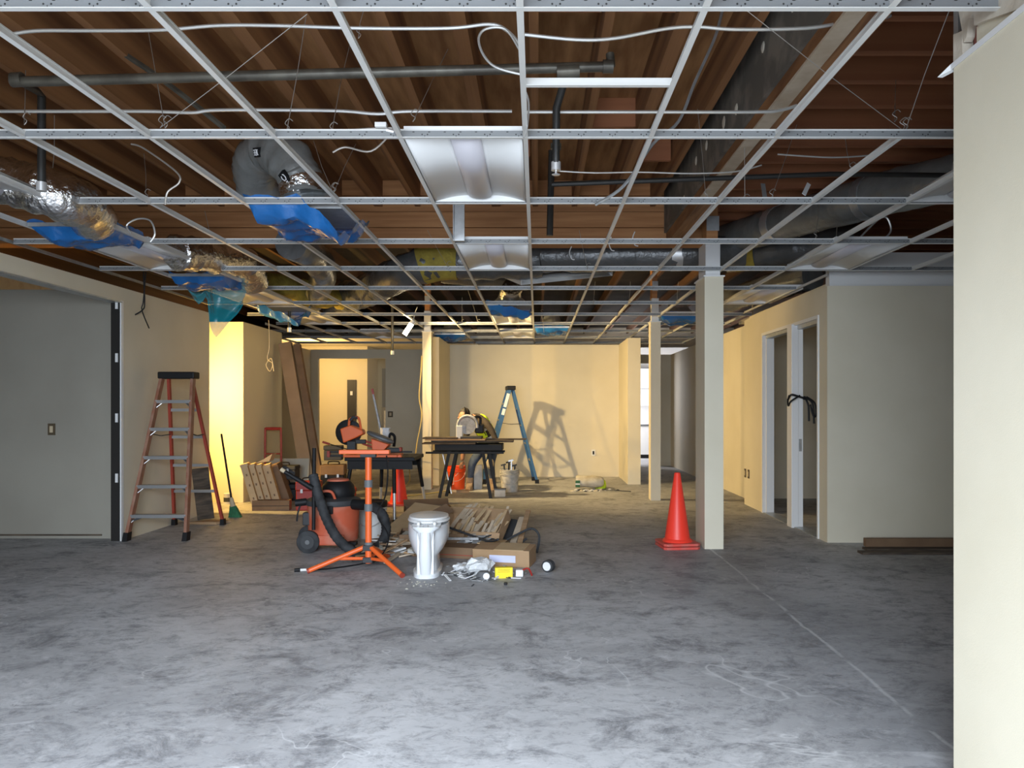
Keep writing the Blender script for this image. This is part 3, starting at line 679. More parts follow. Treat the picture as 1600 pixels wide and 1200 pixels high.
# ================================================================ diffusers wrapped in blue film
def film(w_, d_, drop, seed, flap=None, n=22):
    rr_ = random.Random(seed); mb = MB(); vs = []; fs = []
    for j in range(n+1):
        for i in range(n+1):
            u = i/n*2-1; v = j/n*2-1
            x_ = u*w_/2; y_ = v*d_/2; e = max(abs(u), abs(v)); z_ = 0
            if e > 0.86: z_ = (e-0.86)/0.14*drop*0.9; x_ *= 0.97; y_ *= 0.97
            nv = mnoise.noise_vector(Vector((x_*6+seed, y_*6, seed)))
            n2_ = mnoise.noise_vector(Vector((x_*17+seed, y_*17, seed*2)))
            z_ += -0.04+nv.z*0.06+n2_.z*0.022-0.05*(1-u*u)*(1-v*v)
            x_ += nv.x*0.02; y_ += nv.y*0.02
            if flap and u > flap[0] and v < flap[1]:
                k_ = (u-flap[0])/(1-flap[0])*(flap[1]-v)/(flap[1]+1); z_ -= flap[2]*k_
            vs.append((x_,y_,z_))
    for j in range(n):
        for i in range(n): fs.append((j*(n+1)+i, j*(n+1)+i+1, (j+1)*(n+1)+i+1, (j+1)*(n+1)+i))
    return mb.add(vs, fs)
def diffuser(kx, Y, label, seed, flap=None, m='blue_film', w_=0.58, d_=0.58):
    t = thing('air_diffuser', label, 'air diffuser', (X0+DX*(kx+0.5), Y, ZC), 0, 'film-wrapped air diffusers')
    MB().box((-0.29,-0.29,0.003), (0.29,0.29,0.03)).lathe([(0.27,0.03),(0.16,0.14),(0.13,0.22)], (0,0,0), 16).build('diffuser_box', M['galv'], t)
    film(w_+0.02, d_+0.02, 0.10, seed, flap).build('plastic_film', M[m], t, True)
diffuser(-3, 5.40, 'air diffuser wrapped in bright blue film under the pale elbow duct', 3, (0.1,0.6,0.26), 'blue_film', 0.64, 0.84)
diffuser(-6, 5.90, 'air diffuser under flat blue film along the left wall', 5)
diffuser(-1, 10.25, 'air diffuser with crumpled blue film in front of the back wall', 9, (-0.9,0.2,0.16))
diffuser(0, 13.1, 'small blue-wrapped diffuser near the back wall right of the middle', 11)
diffuser(3, 11.4, 'blue-wrapped diffuser between the slim and the big column', 13)
diffuser(-6, 8.05, 'air diffuser from which teal film hangs down', 15)
diffuser(-6, 10.45, 'air diffuser with blue film beside the yellow wall end', 17, (-0.9,0.4,0.25))
diffuser(-3, 14.3, 'distant dark blue film scrap over the doorway', 19, None)
# teal film hanging down
n = 18; vs = []; fs = []
low = [0.18,0.26,0.30,0.27,0.22,0.25,0.36,0.48,0.56,0.62,0.66,0.62,0.56,0.50,0.46,0.42,0.38,0.34,0.30]
for j in range(n+1):
    for i in range(n+1):
        u = i/n; v = j/n; nv = mnoise.noise_vector(Vector((u*3, v*3, 2.2)))
        vs.append((-3.72+0.60*u+nv.x*0.03-0.04*v*u, 8.30+nv.y*0.10+0.05*math.sin(u*9), ZC+0.10-low[i]*v+nv.z*0.02))
for j in range(n):
    for i in range(n): fs.append((j*(n+1)+i, j*(n+1)+i+1, (j+1)*(n+1)+i+1, (j+1)*(n+1)+i))
tag(MB().add(vs, fs).build('plastic_sheet', M['teal_film'], None, True), 'translucent teal plastic film hanging in a ragged flap', 'plastic sheet')

# ================================================================ lit lamp hung under the grid
bl = thing('work_lamp', 'bright lit lamp hanging under the grid beside the slim column', 'lamp', (-1.95,11.69,2.53))
MB().tube([P(632,523,11.69), P(643,506,11.69)], 0.035, 10).build('glowing_tube', M['bulb'], bl, True, True)
MB().tube([P(643,506,11.69), P(646,501,11.69)], 0.04, 10).build('socket', M['white_pl'], bl, True, True)
MB().tube(smooth_pts([P(646,501,11.69), P(648,490,11.6), P(652,480,11.4)]), 0.006, 6).build('cord', M['white_pl'], bl, True, True)
# ================================================================ stepladders
def stepladder(label, loc, rotz, H, wb, wt_, front, rear, step_m, spread_f, spread_r, nsteps=5, lab=False):
    t = thing('stepladder', label, 'ladder', loc, rotz)
    yt = 0.0; hb = wb/2; ht = wt_/2; zt = H-0.07
    def fp(s, z): k_ = z/zt; return Vector((s*(hb+(ht-hb)*k_), -spread_f*(1-k_)-0.035, z))
    def rp(s, z): k_ = z/zt; return Vector((s*(hb*0.93+(ht*0.75-hb*0.93)*k_), spread_r*(1-k_)+0.035, z))
    for s in (-1, 1):
        MB().beam(fp(s,0.02), fp(s,zt), 0.03, 0.075, (0,1,0)).build('front_rail', front, t, bevel=0.003)
        MB().beam(rp(s,0.02), rp(s,zt), 0.028, 0.045, (0,1,0)).build('rear_rail', rear, t, bevel=0.003)
        f = fp(s,0.03); MB().prism([(f.x-0.025,f.y-0.055,0),(f.x+0.025,f.y-0.055,0),(f.x+0.022,f.y-0.03,0.085),(f.x-0.022,f.y-0.03,0.085)], (0,0,0), (0,0.09,0)).build('foot', M['black'], t)
        f = rp(s,0.03); MB().prism([(f.x-0.024,f.y-0.035,0),(f.x+0.024,f.y-0.035,0),(f.x+0.02,f.y-0.035,0.07),(f.x-0.02,f.y-0.035,0.07)], (0,0,0), (0,0.07,0)).build('foot', M['black'], t)
    for i in range(nsteps):
        z = 0.255+i*(H-0.27)/nsteps
        a = fp(-1,z); b = fp(1,z)
        st = MB().beam(a, b, 0.085, 0.008).beam(a+Vector((0,-0.04,-0.014)), b+Vector((0,-0.04,-0.014)), 0.006, 0.032).beam(a+Vector((0,0.04,-0.012)), b+Vector((0,0.04,-0.012)), 0.005, 0.028).build('step', step_m, t)
        for s in (-1, 1):
            p = fp(s,z); MB().beam(p+Vector((-s*0.075,0,-0.012)), fp(s,z-0.075)+Vector((-s*0.01,0,0)), 0.03, 0.006).build('gusset', step_m, st)
    for i, z in enumerate((0.40,0.70,1.02,1.32)):
        zz = z*H/1.73; MB().beam(rp(-1,zz), rp(1,zz), 0.022, 0.032).build('rear_bar', step_m, t)
    for s in (-1, 1):
        MB().beam(fp(s,0.19), Vector((s*hb*0.45,fp(s,0.255).y,0.245)), 0.03, 0.02).build('knee_brace', M['dark_grey'], t)
        zz = 0.62*H; a = fp(s,zz); b = rp(s,zz*0.98); mid = (a+b)/2+Vector((0,0,-0.02))
        MB().beam(a, mid, 0.006, 0.022, (1,0,0)).beam(mid, b, 0.006, 0.022, (1,0,0)).build('spreader', M['dark_grey'], t)
    c = MB().box((-ht-0.03,-0.085,H-0.075), (ht+0.03,0.075,H)); cp = c.build('top_cap', M['black'], t, bevel=0.012)
    MB().box((-ht*0.5,-0.03,H-0.002), (ht*0.5,0.03,H+0.002)).build('tool_tray', M['dark_grey'], cp)
    if lab:
        for z0, z1 in ((1.36,1.60),(1.22,1.33)):
            a = fp(1,z0); b = fp(1,z1); MB().beam(a+Vector((0.017,0,0)), b+Vector((0.017,0,0)), 0.003, 0.055, (0,1,0)).build('safety_label', M['paper'], t)
    return t
stepladder('brown fibreglass stepladder with black cap by the left wall', (-3.89,8.40,0), 0.03, 1.74, 0.60, 0.33, M['fg_brown'], M['fg_red'], M['alu'], 0.50, 0.50)
stepladder('blue fibreglass stepladder seen from the side by the back wall', (-0.475,13.98,0), -PI/2+0.12, 1.74, 0.58, 0.32, M['fg_blue'], M['fg_blue'], M['alu'], 0.47, 0.42, lab=True)

# ================================================================ cones
def cone(label, loc, rotz, bases=1):
    t = thing('traffic_cone', label, 'cone', loc, rotz)
    for i in range(bases):
        z0 = i*0.032
        MB().prism([(-.18,-.15,z0),(-.15,-.18,z0),(.15,-.18,z0),(.18,-.15,z0),(.18,.15,z0),(.15,.18,z0),(-.15,.18,z0),(-.18,.15,z0)], (0,0,0), (0,0,0.026)).build('base', M['cone_base'], t, bevel=0.006)
    z0 = bases*0.032-0.006
    MB().lathe([(0.145,z0),(0.135,z0+0.02),(0.122,z0+0.03),(0.030,z0+0.655),(0.026,z0+0.665),(0.018,z0+0.666)], (0,0,0), 28).build('cone_body', M['cone'], t, True)
    return t
cone('tall orange traffic cone on a doubled base beside the big column', (1.365,7.52,0), 0.12, 2)
cone('orange traffic cone standing behind the black saw stand', (-1.92,10.75,0), 0.1, 1)

# ================================================================ buckets
def bucket(label, loc, m, r=0.15, h=0.37, lid=None, rings=3, name='bucket', handle=True):
    t = thing(name, label, 'bucket', loc)
    pr = [(r*0.86,0),(r*0.88,0.012),(r*0.97,h*0.74)]
    for i in range(rings):
        z = h*(0.76+0.07*i); pr += [(r*0.975,z),(r*1.05,z+0.006),(r*1.05,z+0.014),(r*0.985,z+0.018)]
    pr += [(r,h-0.006),(r*1.03,h),(r*0.95,h)]
    if not lid: pr += [(r*0.93,h-0.03),(r*0.82,0.08)]
    MB().lathe(pr, (0,0,0), 26).build('body', m, t, True)
    if lid: MB().lathe([(r*1.06,h-0.05),(r*1.07,h),(r*1.02,h+0.012),(r*0.96,h+0.012),(r*0.94,h+0.004)], (0,0,0), 26).build('lid', lid, t, True)
    if handle:
        pts = [Vector((r*1.03*math.cos(a_),-0.03-abs(math.sin(a_))*r*0.5-0.0*r, h*0.80-abs(math.sin(a_))*0.16)) for a_ in [PI*i/10 for i in range(11)]]
        MB().tube([Vector((p.x, p.y-r*0.55*math.sin(PI*i/10), p.z)) for i, p in enumerate(pts)], 0.0035, 6).build('handle', M['steel'], t, True)
    return t
bucket('white bucket with a black lid behind the orange tripod stand', G(578,842)+Vector((0,0.1,0)), M['bucket_w'], 0.15, 0.37, M['black'])
ob = bucket('bright orange bucket under the saw table', (-1.34,12.85,0), M['bucket_o'], 0.155, 0.38)
# printed mark on the orange bucket: white square outline with slanting lines
pm = MB()
def onb(a_, z): return Vector((0.1475*math.sin(a_), -0.1475*math.cos(a_), z))
for a0, z0, a1, z1 in ((-.75,.09,-.75,.23),(-.75,.23,-.2,.23),(-.2,.23,-.2,.09),(-.2,.09,-.75,.09),(-.75,.10,-.25,.22),(-.65,.09,-.2,.19),(-.05,.22,.35,.28),(-.7,.17,-.4,.23)):
    pm.tube([onb(a0+(a1-a0)*i/5, z0+(z1-z0)*i/5) for i in range(6)], 0.004, 4)
pm.build('printed_mark', M['paper'], ob)
gb = bucket('mortar-caked grey bucket holding tools by the blue ladder', (-0.44,12.45,0), M['bucket_g'], 0.15, 0.35, None, 4)
for i, (dx, dy, tx, tz, m_) in enumerate(((-.06,.0,-.09,.43,'dark_grey'),(-.02,.03,-.01,.47,'black'),(.03,-.02,.03,.50,'alu'),(.06,.02,.085,.42,'dark_grey'),(0,.05,.05,.44,'wood_l'))):
    tl = MB().beam((-0.44+dx,12.45+dy,0.09), (-0.44+tx,12.45+dy,tz), 0.018, 0.028).beam((-0.44+tx-0.05,12.45+dy,tz-0.01), (-0.44+tx+0.03,12.45+dy,tz+0.01), 0.022, 0.025)
    tag(tl.build('hand_tool', M[m_]), ('trowel handle','dark tool','silver tool, tallest,','dark rod','pale wooden handle')[i]+' sticking out of the grey bucket', 'tool', 'tools in the grey bucket')
tub = thing('plastic_tub', 'small translucent grey tub on the floor by the tan boot', 'tub', (-0.56,11.75,0))
MB().prism([(-.085,-.06,0),(.085,-.06,0),(.085,.06,0),(-.085,.06,0)], (0,0,0), (0,0,0.11)).build('body', M['sack_white'], tub, bevel=0.01); MB().box((-.092,-.067,0.105), (.092,.067,0.125)).build('rim', M['grey'], tub, bevel=0.006)
bag = thing('mortar_bag', 'upright white sack under the saw table', 'sack', (-1.0,12.9,0))
MB().loft([[Vector((sx*(0.09-0.012*abs(z-0.2)),sy*0.07,z)) for sx,sy in ((-1,-1),(-.3,-1.15),(.3,-1.15),(1,-1),(1.1,0),(1,1),(-1,1),(-1.1,0))] for z in (0,0.03,0.2,0.36,0.40)]).build('sack', M['sack_white'], bag, True)
MB().box((-.085,-.085,0.0), (-.045,-.07,0.36)).build('dark_band', M['black'], bag)

# ================================================================ shop vacuum
V = thing('shop_vacuum', 'dusty orange shop vacuum with dark hose and large wheels', 'vacuum', (-1.96,7.45,0))
MB().lathe([(0.19,0.07),(0.225,0.085),(0.235,0.14),(0.24,0.30),(0.245,0.42),(0.25,0.43)], (0,0,0), 28).build('drum', M['orange_dusty'], V, True)
MB().lathe([(0.255,0.425),(0.262,0.44),(0.255,0.475),(0.22,0.49),(0.16,0.50)], (0,0,0), 28).build('drum_lid', M['dark_grey'], V, True)
hd = MB().lathe([(0.15,0.49),(0.165,0.53),(0.15,0.60),(0.11,0.645),(0.05,0.655)], (0.03,0.06,0), 20).build('motor_head', M['black'], V, True)
MB().lathe([(0.115,0.632),(0.10,0.662),(0.04,0.672)], (0.03,0.06,0), 18).build('orange_cap', M['orange_dusty'], hd, True)
MB().tube(smooth_pts([(-0.10,-0.16,0.49),(-0.07,-0.19,0.56),(0.03,-0.2,0.565),(0.06,-0.17,0.49)]), 0.013, 8).build('carry_handle', M['orange_dusty'], V, True)
MB().cbox((0.015,-0.25,0.40), (0.09,0.03,0.075)).build('latch', M['black'], V, bevel=0.006)
MB().cbox((-0.225,-0.09,0.30), (0.07,0.10,0.12)).build('power_module', M['dark_grey'], V, bevel=0.01)
MB().tube([(-0.23,-0.1,0.46),(-0.33,-0.12,0.45)], 0.035, 12).build('outlet_port', M['black'], V, True)
MB().tube(smooth_pts([(-0.28,-0.12,0.44),(-0.30,-0.14,0.36),(-0.31,-0.14,0.28)]), 0.008, 6).build('cord', M['black'], V, True)
for (wx, wy, r_) in ((-0.17,-0.25,0.105),(-0.26,0.10,0.105)):
    RM = Matrix.Rotation(PI/2, 3, 'X')
    wh = MB().lathe([(r_*0.9,-0.025),(r_,-0.018),(r_,0.018),(r_*0.9,0.025)], (wx,wy,r_), 24, RM).build('wheel', M['rubber'], V, True)
    MB().lathe([(r_*0.66,-0.03),(r_*0.6,0.03)], (wx,wy,r_), 20, RM).build('hub', M['dark_grey'], wh, True)
    MB().lathe([(r_*0.2,-0.035),(r_*0.2,0.035)], (wx,wy,r_), 12, RM).build('axle_cap', M['grey'], wh, True)
MB().lathe([(0.04,-0.02),(0.045,0),(0.04,0.02)], (0.20,-0.16,0.045), 14, Matrix.Rotation(PI/2,3,'X')).cbox((0.2,-0.15,0.075), (0.12,0.07,0.03)).build('caster', M['black'], V, True)
MB().cbox((0.02,-0.215,0.115), (0.28,0.06,0.10)).build('drum_foot', M['orange_dusty'], V, bevel=0.02)
def loc_(px, py, Y): return P(px,py,Y)-Vector((-1.96,7.45,0))
hp = smooth_pts([loc_(489,742,7.12),loc_(496,768,7.08),loc_(508,805,7.04),loc_(525,838,7.0),loc_(546,858,6.95),loc_(566,866,6.98),loc_(590,856,7.1),loc_(603,832,7.2),loc_(599,806,7.25),loc_(582,792,7.3),loc_(556,788,7.35)], 10)
mb = MB().tube(hp, [0.047 if i % 2 else 0.042 for i in range(len(hp))], 12); mb.build('hose', M['rubber'], V, True)
MB().tube([loc_(440,734,7.0),loc_(488,763,7.05)], [0.017,0.026], 10).build('wand', M['black'], V, True)
MB().tube([loc_(439,733,7.0),loc_(445,737,7.0)], 0.019, 10).build('wand_tip', M['kneepad'], V, True)
MB().tube([loc_(491,700,7.1),loc_(490,828,7.1)], 0.017, 10).build('wand', M['black'], V, True)
MB().tube([loc_(552,788,7.3),loc_(572,789,7.25)], 0.05, 12).build('hose_cuff', M['black'], V, True)

# ================================================================ orange tripod support stand
hub = Vector((-1.41,6.47,0))
T = thing('support_stand', 'orange tripod support stand on spread legs in front of the vacuum', 'stand', hub)
MB().tube([(0,0,0.055),(0,0,0.95)], 0.027, 14).build('post', M['orange'], T, True)
for z in (0.20,0.52,0.72): MB().tube([(0,0,z-0.03),(0,0,z+0.03)], 0.036, 12).build('clamp_collar', M['grey'], T, True)
for z in (0.205,0.105): MB().cbox((0,-0.02,z-0.02), (0.08,0.05,0.045)).build('hub_bracket', M['dark_grey'], T, bevel=0.005)
for g in (G(482,896), G(628,903), G(606,873)):
    e = g-hub; e.z = 0.022
    lg = MB().tube([Vector((e.x*0.07,e.y*0.07,0.19)), e], 0.02, 10).build('leg', M['orange'], T, True)
    m_ = e*0.48; m_.z = 0.105
    MB().tube([Vector((e.x*0.05,e.y*0.05,0.095)), m_], 0.014, 8).build('strut', M['orange'], lg, True)
    d_ = (e-Vector((0,0,0.19))).normalized(); MB().tube([e-d_*0.005, e+d_*0.012], 0.022, 10).build('end_cap', M['fg_red'], lg, True)
MB().cbox((0,0,0.955), (0.13,0.06,0.03)).build('head_bracket', M['dark_grey'], T, bevel=0.005)
MB().cbox((-0.03,0,0.985), (0.42,0.07,0.035)).build('support_bar', M['orange'], T, bevel=0.005)
# black lead with a pale plug
pl = [P(604,712,6.75),P(606,740,6.7),P(602,775,6.6),P(590,805,6.5)]+[Vector((-1.27,6.62,0.25)),Vector((-1.36,6.70,0.06)),Vector((-1.5,6.66,0.012)),Vector((-1.75,6.45,0.010)),Vector((-1.9,6.40,0.012))]
cd = MB().tube(smooth_pts(pl,8), 0.0065, 6).build('extension_lead', M['black'], None, True); tag(cd, 'black power cord hanging beside the tripod post with a pale plug', 'cord')
MB().tube([(-1.9,6.40,0.014),(-1.955,6.385,0.014)], 0.011, 8).build('plug_body', M['white_pl'], cd, True); MB().tube([(-1.955,6.385,0.014),(-2.0,6.372,0.014)], 0.016, 8).build('plug_cap', M['black'], cd, True)

# ================================================================ black folding table with tile saw
tb = thing('saw_stand', 'black saw stand with chrome-tipped legs behind the white bucket', 'stand', (-1.87,9.45,0))
MB().box((-0.41,-0.30,0.72), (0.42,0.45,0.765)).build('stand_top', M['black'], tb, bevel=0.008)
MB().box((-0.38,-0.28,0.62), (0.39,-0.25,0.72)).build('apron', M['black'], tb); MB().box((-0.38,0.40,0.62), (0.39,0.43,0.72)).build('apron', M['black'], tb)
for (x_, y_, dx, dy) in ((-0.34,-0.25,-0.10,-0.10),(0.17,-0.25,0.03,-0.14),(-0.1,0.38,-0.05,0.14),(0.36,0.38,0.06,0.3)):
    a = Vector((x_,y_,0.68)); b = Vector((x_+dx,y_+dy,0)); k_ = a+(b-a)*0.5
    lg = MB().tube([a, k_], 0.024, 10).build('leg', M['black'], tb, True)
    MB().tube([k_, b+Vector((0,0,0.03))], 0.019, 10).build('chrome_tube', M['steel'], lg, True); MB().tube([b+Vector((0,0,0.04)), b], 0.024, 10).build('rubber_tip', M['black'], lg, True)
S = thing('tile_saw', 'orange and grey sliding tile saw on the black saw stand', 'saw', (-1.87,9.35,0.765))
def sl(px, py, Y=9.2): return P(px,py,Y)-Vector((-1.87,9.35,0.765))
z0 = 0.0
MB().box((-0.42,-0.22,0.0), (0.22,0.2,0.03)).build('base_plate', M['orange'], S, bevel=0.006)
MB().tube([(-0.62,-0.12,0.06),(0.38,-0.12,0.06)], 0.011, 8).build('slide_rail', M['dark_grey'], S, True); MB().tube([(-0.62,-0.12,0.012),(-0.42,-0.12,0.012)], 0.011, 8).build('slide_rail', M['dark_grey'], S, True)
MB().cbox((-0.615,-0.12,0.035), (0.035,0.05,0.075)).build('rail_end', M['fg_red'], S, bevel=0.004)
mh = MB().prism([tuple(sl(533,670)),tuple(sl(549,664)),tuple(sl(568,672)),tuple(sl(569,678)),tuple(sl(555,685)),tuple(sl(538,692))], (0,-0.06,0), (0,0.10,0)).build('motor_housing', M['orange'], S, bevel=0.012)
MB().lathe([(0.13,-0.02),(0.155,-0.012),(0.155,0.03),(0.12,0.04)], sl(541,676)+Vector((0,0.13,0)), 24, Matrix.Rotation(PI/2,3,'X')).build('blade_guard', M['black'], S, True)
MB().tube(smooth_pts([sl(545,672),sl(546,657),sl(552,652),sl(560,653),sl(563,664),sl(564,672)]), 0.014, 8).build('top_handle', M['orange'], S, True)
MB().tube(smooth_pts([sl(547,657),sl(552,652),sl(559,653)]), 0.018, 8).build('handle_grip', M['dark_grey'], S, True)
MB().cbox(sl(550,699), (0.10,0.10,0.15)).build('arm_post', M['dark_grey'], S, bevel=0.01); MB().beam(sl(556,690), sl(572,690), 0.06, 0.05).build('arm', M['dark_grey'], S, bevel=0.01)
MB().tube([sl(504,690.5,9.1),sl(515,694,9.1)], 0.013, 8).build('lever_grip', M['fg_red'], S, True); MB().tube([sl(514,693.5,9.1),sl(543,702,9.1)], 0.006, 6).build('lever', M['black'], S, True)
MB().prism([tuple(sl(582,685)),tuple(sl(610,694)),tuple(sl(600,705)),tuple(sl(589,712)),tuple(sl(584,708))], (0,-0.08,0), (0,0.06,0)).build('side_housing', M['orange'], S, bevel=0.008)
MB().loft([[sl(595,683)+Vector((0.16*math.cos(t)*kk, 0.10*math.sin(t)*kk-0.03, 0.06*-math.cos(t)*kk+dz)) for t in [2*PI*i/20 for i in range(20)]] for kk, dz in ((0.85,-0.025),(1,-0.01),(1,0.012),(0.8,0.028))]).build('grey_cover', M['grey'], S, True)
MB().tube([sl(566,688),sl(583,693)], 0.012, 8).build('red_link', M['fg_red'], S, True); MB().tube([sl(566,693),sl(583,699)], 0.012, 8).build('red_link', M['fg_red'], S, True)
MB().cbox(sl(600,708), (0.12,0.12,0.09)).build('fence_block', M['dark_grey'], S, bevel=0.01); MB().cbox(sl(617,703), (0.14,0.08,0.05)).build('fence_arm', M['dark_grey'], S, bevel=0.01)
MB().cbox(sl(626,702), (0.035,0.08,0.05)).build('clamp_knob', M['fg_red'], S, bevel=0.01)
MB().beam(sl(606,718), sl(628,712), 0.08, 0.045).build('side_arm', M['orange'], S, bevel=0.01)
# bucket of levels standing on the stand behind the saw
lb = bucket('white pail with a spirit level and tools behind the tile saw', (-1.92,9.72,0.765), M['bucket_w'], 0.085, 0.24, None, 1, 'pail', False)
MB().tube(smooth_pts([(0.06,-0.04,0.18),(0.09,-0.05,0.26),(0.14,-0.05,0.22),(0.13,-0.05,0.10)]), 0.018, 8).build('black_strap', M['black'], lb, True)
lv = MB().beam((-1.905,9.72,0.80), (-2.06,9.74,1.52), 0.022, 0.05, (0,1,0)).build('spirit_level', M['scrap_g']); tag(lv, 'tilted spirit level with a red tip standing in the white pail', 'level')
MB().beam((-2.045,9.738,1.45), (-2.075,9.742,1.59), 0.024, 0.04, (0,1,0)).build('red_tip', M['red_box'], lv); MB().beam((-1.94,9.723,0.96), (-1.97,9.727,1.1), 0.024, 0.03, (0,1,0)).build('yellow_vial', M['yellow'], lv)
tag(MB().loft([[Vector((-1.90+(0.05+0.02*R.random())*math.cos(t),9.70+0.05*math.sin(t),z)) for t in [2*PI*i/9 for i in range(9)]] for z in (0.99,1.03,1.08,1.10)]).build('plastic_wrap', M['bagfilm']), 'crumpled pale plastic stuffed in the white pail', 'wrapper')

# ================================================================ toilet, seen from behind
TL = thing('toilet', 'white toilet bowl without a tank, seen from behind', 'toilet', (-0.89,6.24,0), 0.06)
TL.scale = (0.92, 0.95, 1.0)
def ell(cx, cy, a, b, z, n=28, sq=1.0, yb=None):
    out = []
    for i in range(n):
        t = 2*PI*i/n; c_ = math.cos(t); s_ = math.sin(t)
        x_ = a*math.copysign(abs(c_)**sq, c_); y_ = b*math.copysign(abs(s_)**sq, s_)
        if yb is not None and y_ < -yb: y_ = -yb
        out.append(Vector((cx+x_, cy+y_, z)))
    return out
rings = [ell(0,0.16,0.125,0.30,0.0,sq=.7),ell(0,0.16,0.125,0.30,0.035,sq=.7),ell(0,0.16,0.105,0.28,0.05,sq=.75),ell(0,0.17,0.098,0.27,0.16,sq=.8),ell(0,0.20,0.140,0.28,0.20,sq=.9),
         ell(0,0.23,0.174,0.30,0.26),ell(0,0.24,0.186,0.31,0.32),ell(0,0.25,0.186,0.31,0.385),ell(0,0.25,0.184,0.31,0.40)]
MB().loft(rings).build('bowl', M['ceramic'], TL, True)
MB().loft([ell(0,0.0,0.062,0.10,0.14,sq=.6),ell(0,0.0,0.066,0.14,0.26,sq=.6),ell(0,0.0,0.085,0.16,0.37,sq=.6),ell(0,0.0,0.125,0.16,0.395,sq=.6),ell(0,0.0,0.125,0.16,0.412,sq=.6)]).build('tank_deck', M['ceramic'], TL, True)
MB().loft([ell(0,-0.10,0.05,0.045,0.03,sq=.8),ell(0,-0.115,0.052,0.055,0.10,sq=.8),ell(0,-0.13,0.056,0.06,0.18,sq=.8),ell(0,-0.13,0.05,0.06,0.30,sq=.8),ell(0,-0.13,0.05,0.045,0.37,sq=.8)]).build('trapway', M['ceramic'], TL, True)
for s in (-1, 1):
    MB().loft([[Vector((s*0.058+dx,-0.115+dy,z)) for dx,dy in ((-.012,-.012),(.012,-.012),(.012,.05),(-.012,.05))] for z in (0.03,0.38)]).build('side_rib', M['ceramic'], TL, True)
    MB().tube([(s*0.07,-0.02,0.40),(s*0.07,-0.02,0.435)], 0.016, 10).build('seat_hinge', M['white_pl'], TL, True)
MB().loft([ell(0,0.26,0.180,0.245,0.412),ell(0,0.26,0.190,0.255,0.42),ell(0,0.26,0.190,0.255,0.43),ell(0,0.26,0.18,0.245,0.436)]).build('seat', M['white_pl'], TL, True)
MB().loft([ell(0,0.25,0.172,0.245,0.438),ell(0,0.25,0.180,0.25,0.446),ell(0,0.25,0.176,0.246,0.458),ell(0,0.25,0.14,0.20,0.466)]).build('lid', M['white_pl'], TL, True)
MB().lathe([(0.03,0.40),(0.032,0.412),(0.02,0.42)], (0,-0.09,0), 14).build('inlet', M['ceramic'], TL, True)

# ================================================================ broom by the ladder
bs = G(364,808)
B = thing('broom', 'green-bristled broom with a dark handle leaning beside the brown ladder', 'broom', bs)
tpv = Vector((-3.98,9.75,1.02))-bs
MB().tube([tpv, Vector((-0.015,0.0,0.20))], 0.013, 8).build('handle', M['black'], B, True)
MB().tube([Vector((-0.025,0.01,0.24)), Vector((0.0,0.0,0.13))], [0.02,0.035], 10).build('ferrule', M['kneepad'], B, True)
MB().loft([[Vector((x_*k_+ox,y_*kk,z)) for x_,y_ in ((-1,-1),(1,-1),(1.1,0),(1,1),(-1,1),(-1.1,0))] for z,k_,kk,ox in ((0.14,0.035,0.02,0),(0.08,0.05,0.028,0.015),(0.0,0.075,0.035,0.03))]).build('bristles', M['green'], B)

# ================================================================ saw table with the miter saw
tx, ty = -1.02, 11.85
W = thing('work_table', 'black folding work table with splayed legs in front of the worker', 'table', (tx,ty,0))
MB().box((-0.52,-0.22,0.70), (0.50,0.28,0.80)).build('frame', M['black'], W, bevel=0.01)
MB().box((-0.66,-0.20,0.655), (0.52,-0.16,0.685)).build('side_rail', M['black'], W); MB().box((-0.6,0.2,0.655), (0.52,0.24,0.685)).build('side_rail', M['black'], W)
for (x_, y_, dx, dy) in ((-0.30,-0.18,-0.14,-0.10),(-0.20,-0.10,-0.16,0.02),(0.20,-0.18,0.13,-0.14),(0.29,-0.10,0.12,0.0),(-0.22,0.24,-0.15,0.10),(0.25,0.24,0.13,0.10)):
    MB().beam((x_,y_,0.70), (x_+dx,y_+dy,0), 0.045, 0.03, (0,1,0)).build('leg', M['black'], W)
MB().tube([(-0.45,0.15,0.66),(-0.30,0.1,0.02)], 0.015, 8).build('brace_pole', M['alu'], W, True)
for i, (x0, x1, y0, y1, z, th, m_) in enumerate(((-0.70,0.10,-0.30,0.05,0.802,0.022,'wood_d'),(-0.58,0.66,-0.18,0.28,0.826,0.028,'wood_d'),(-0.66,0.24,-0.26,0.2,0.856,0.020,'wood'),(-0.70,-0.18,-0.24,0.1,0.878,0.024,'wood_d'),(0.10,0.86,-0.02,0.10,0.856,0.022,'wood_d'))):
    tag(MB().box((tx+x0,ty+y0,z), (tx+x1,ty+y1,z+th)).build('board', M[m_]), ('dirty board at the bottom of the stack on the work table','long dark board sticking out right under the saw','wider brown board in the stack on the work table','short dirty board on top of the stack, left of the saw','narrow board pointing right past the worker')[i], 'board', 'boards on the work table')
MS = thing('miter_saw', 'grey miter saw with round blade guard on the boards', 'saw', (tx-0.02,ty,0.878))
MB().box((-0.12,-0.16,0.0), (0.20,0.2,0.035)).build('base', M['dark_grey'], MS, bevel=0.006)
MB().tube([(-0.02+0.15*math.cos(PI*i/12-0.25), -0.065, 0.20+0.15*math.sin(PI*i/12-0.25)) for i in range(15)], 0.02, 8).build('blade_guard', M['scrap_g'], MS, True)
MB().lathe([(0.128,-0.003),(0.128,0.003)], (-0.02,-0.07,0.195), 28, Matrix.Rotation(PI/2,3,'X')).build('blade', M['scrap_g'], MS, True)
MB().lathe([(0.03,-0.03),(0.03,0.0)], (-0.02,-0.07,0.20), 12, Matrix.Rotation(PI/2,3,'X')).build('blade_nut', M['alu'], MS, True)
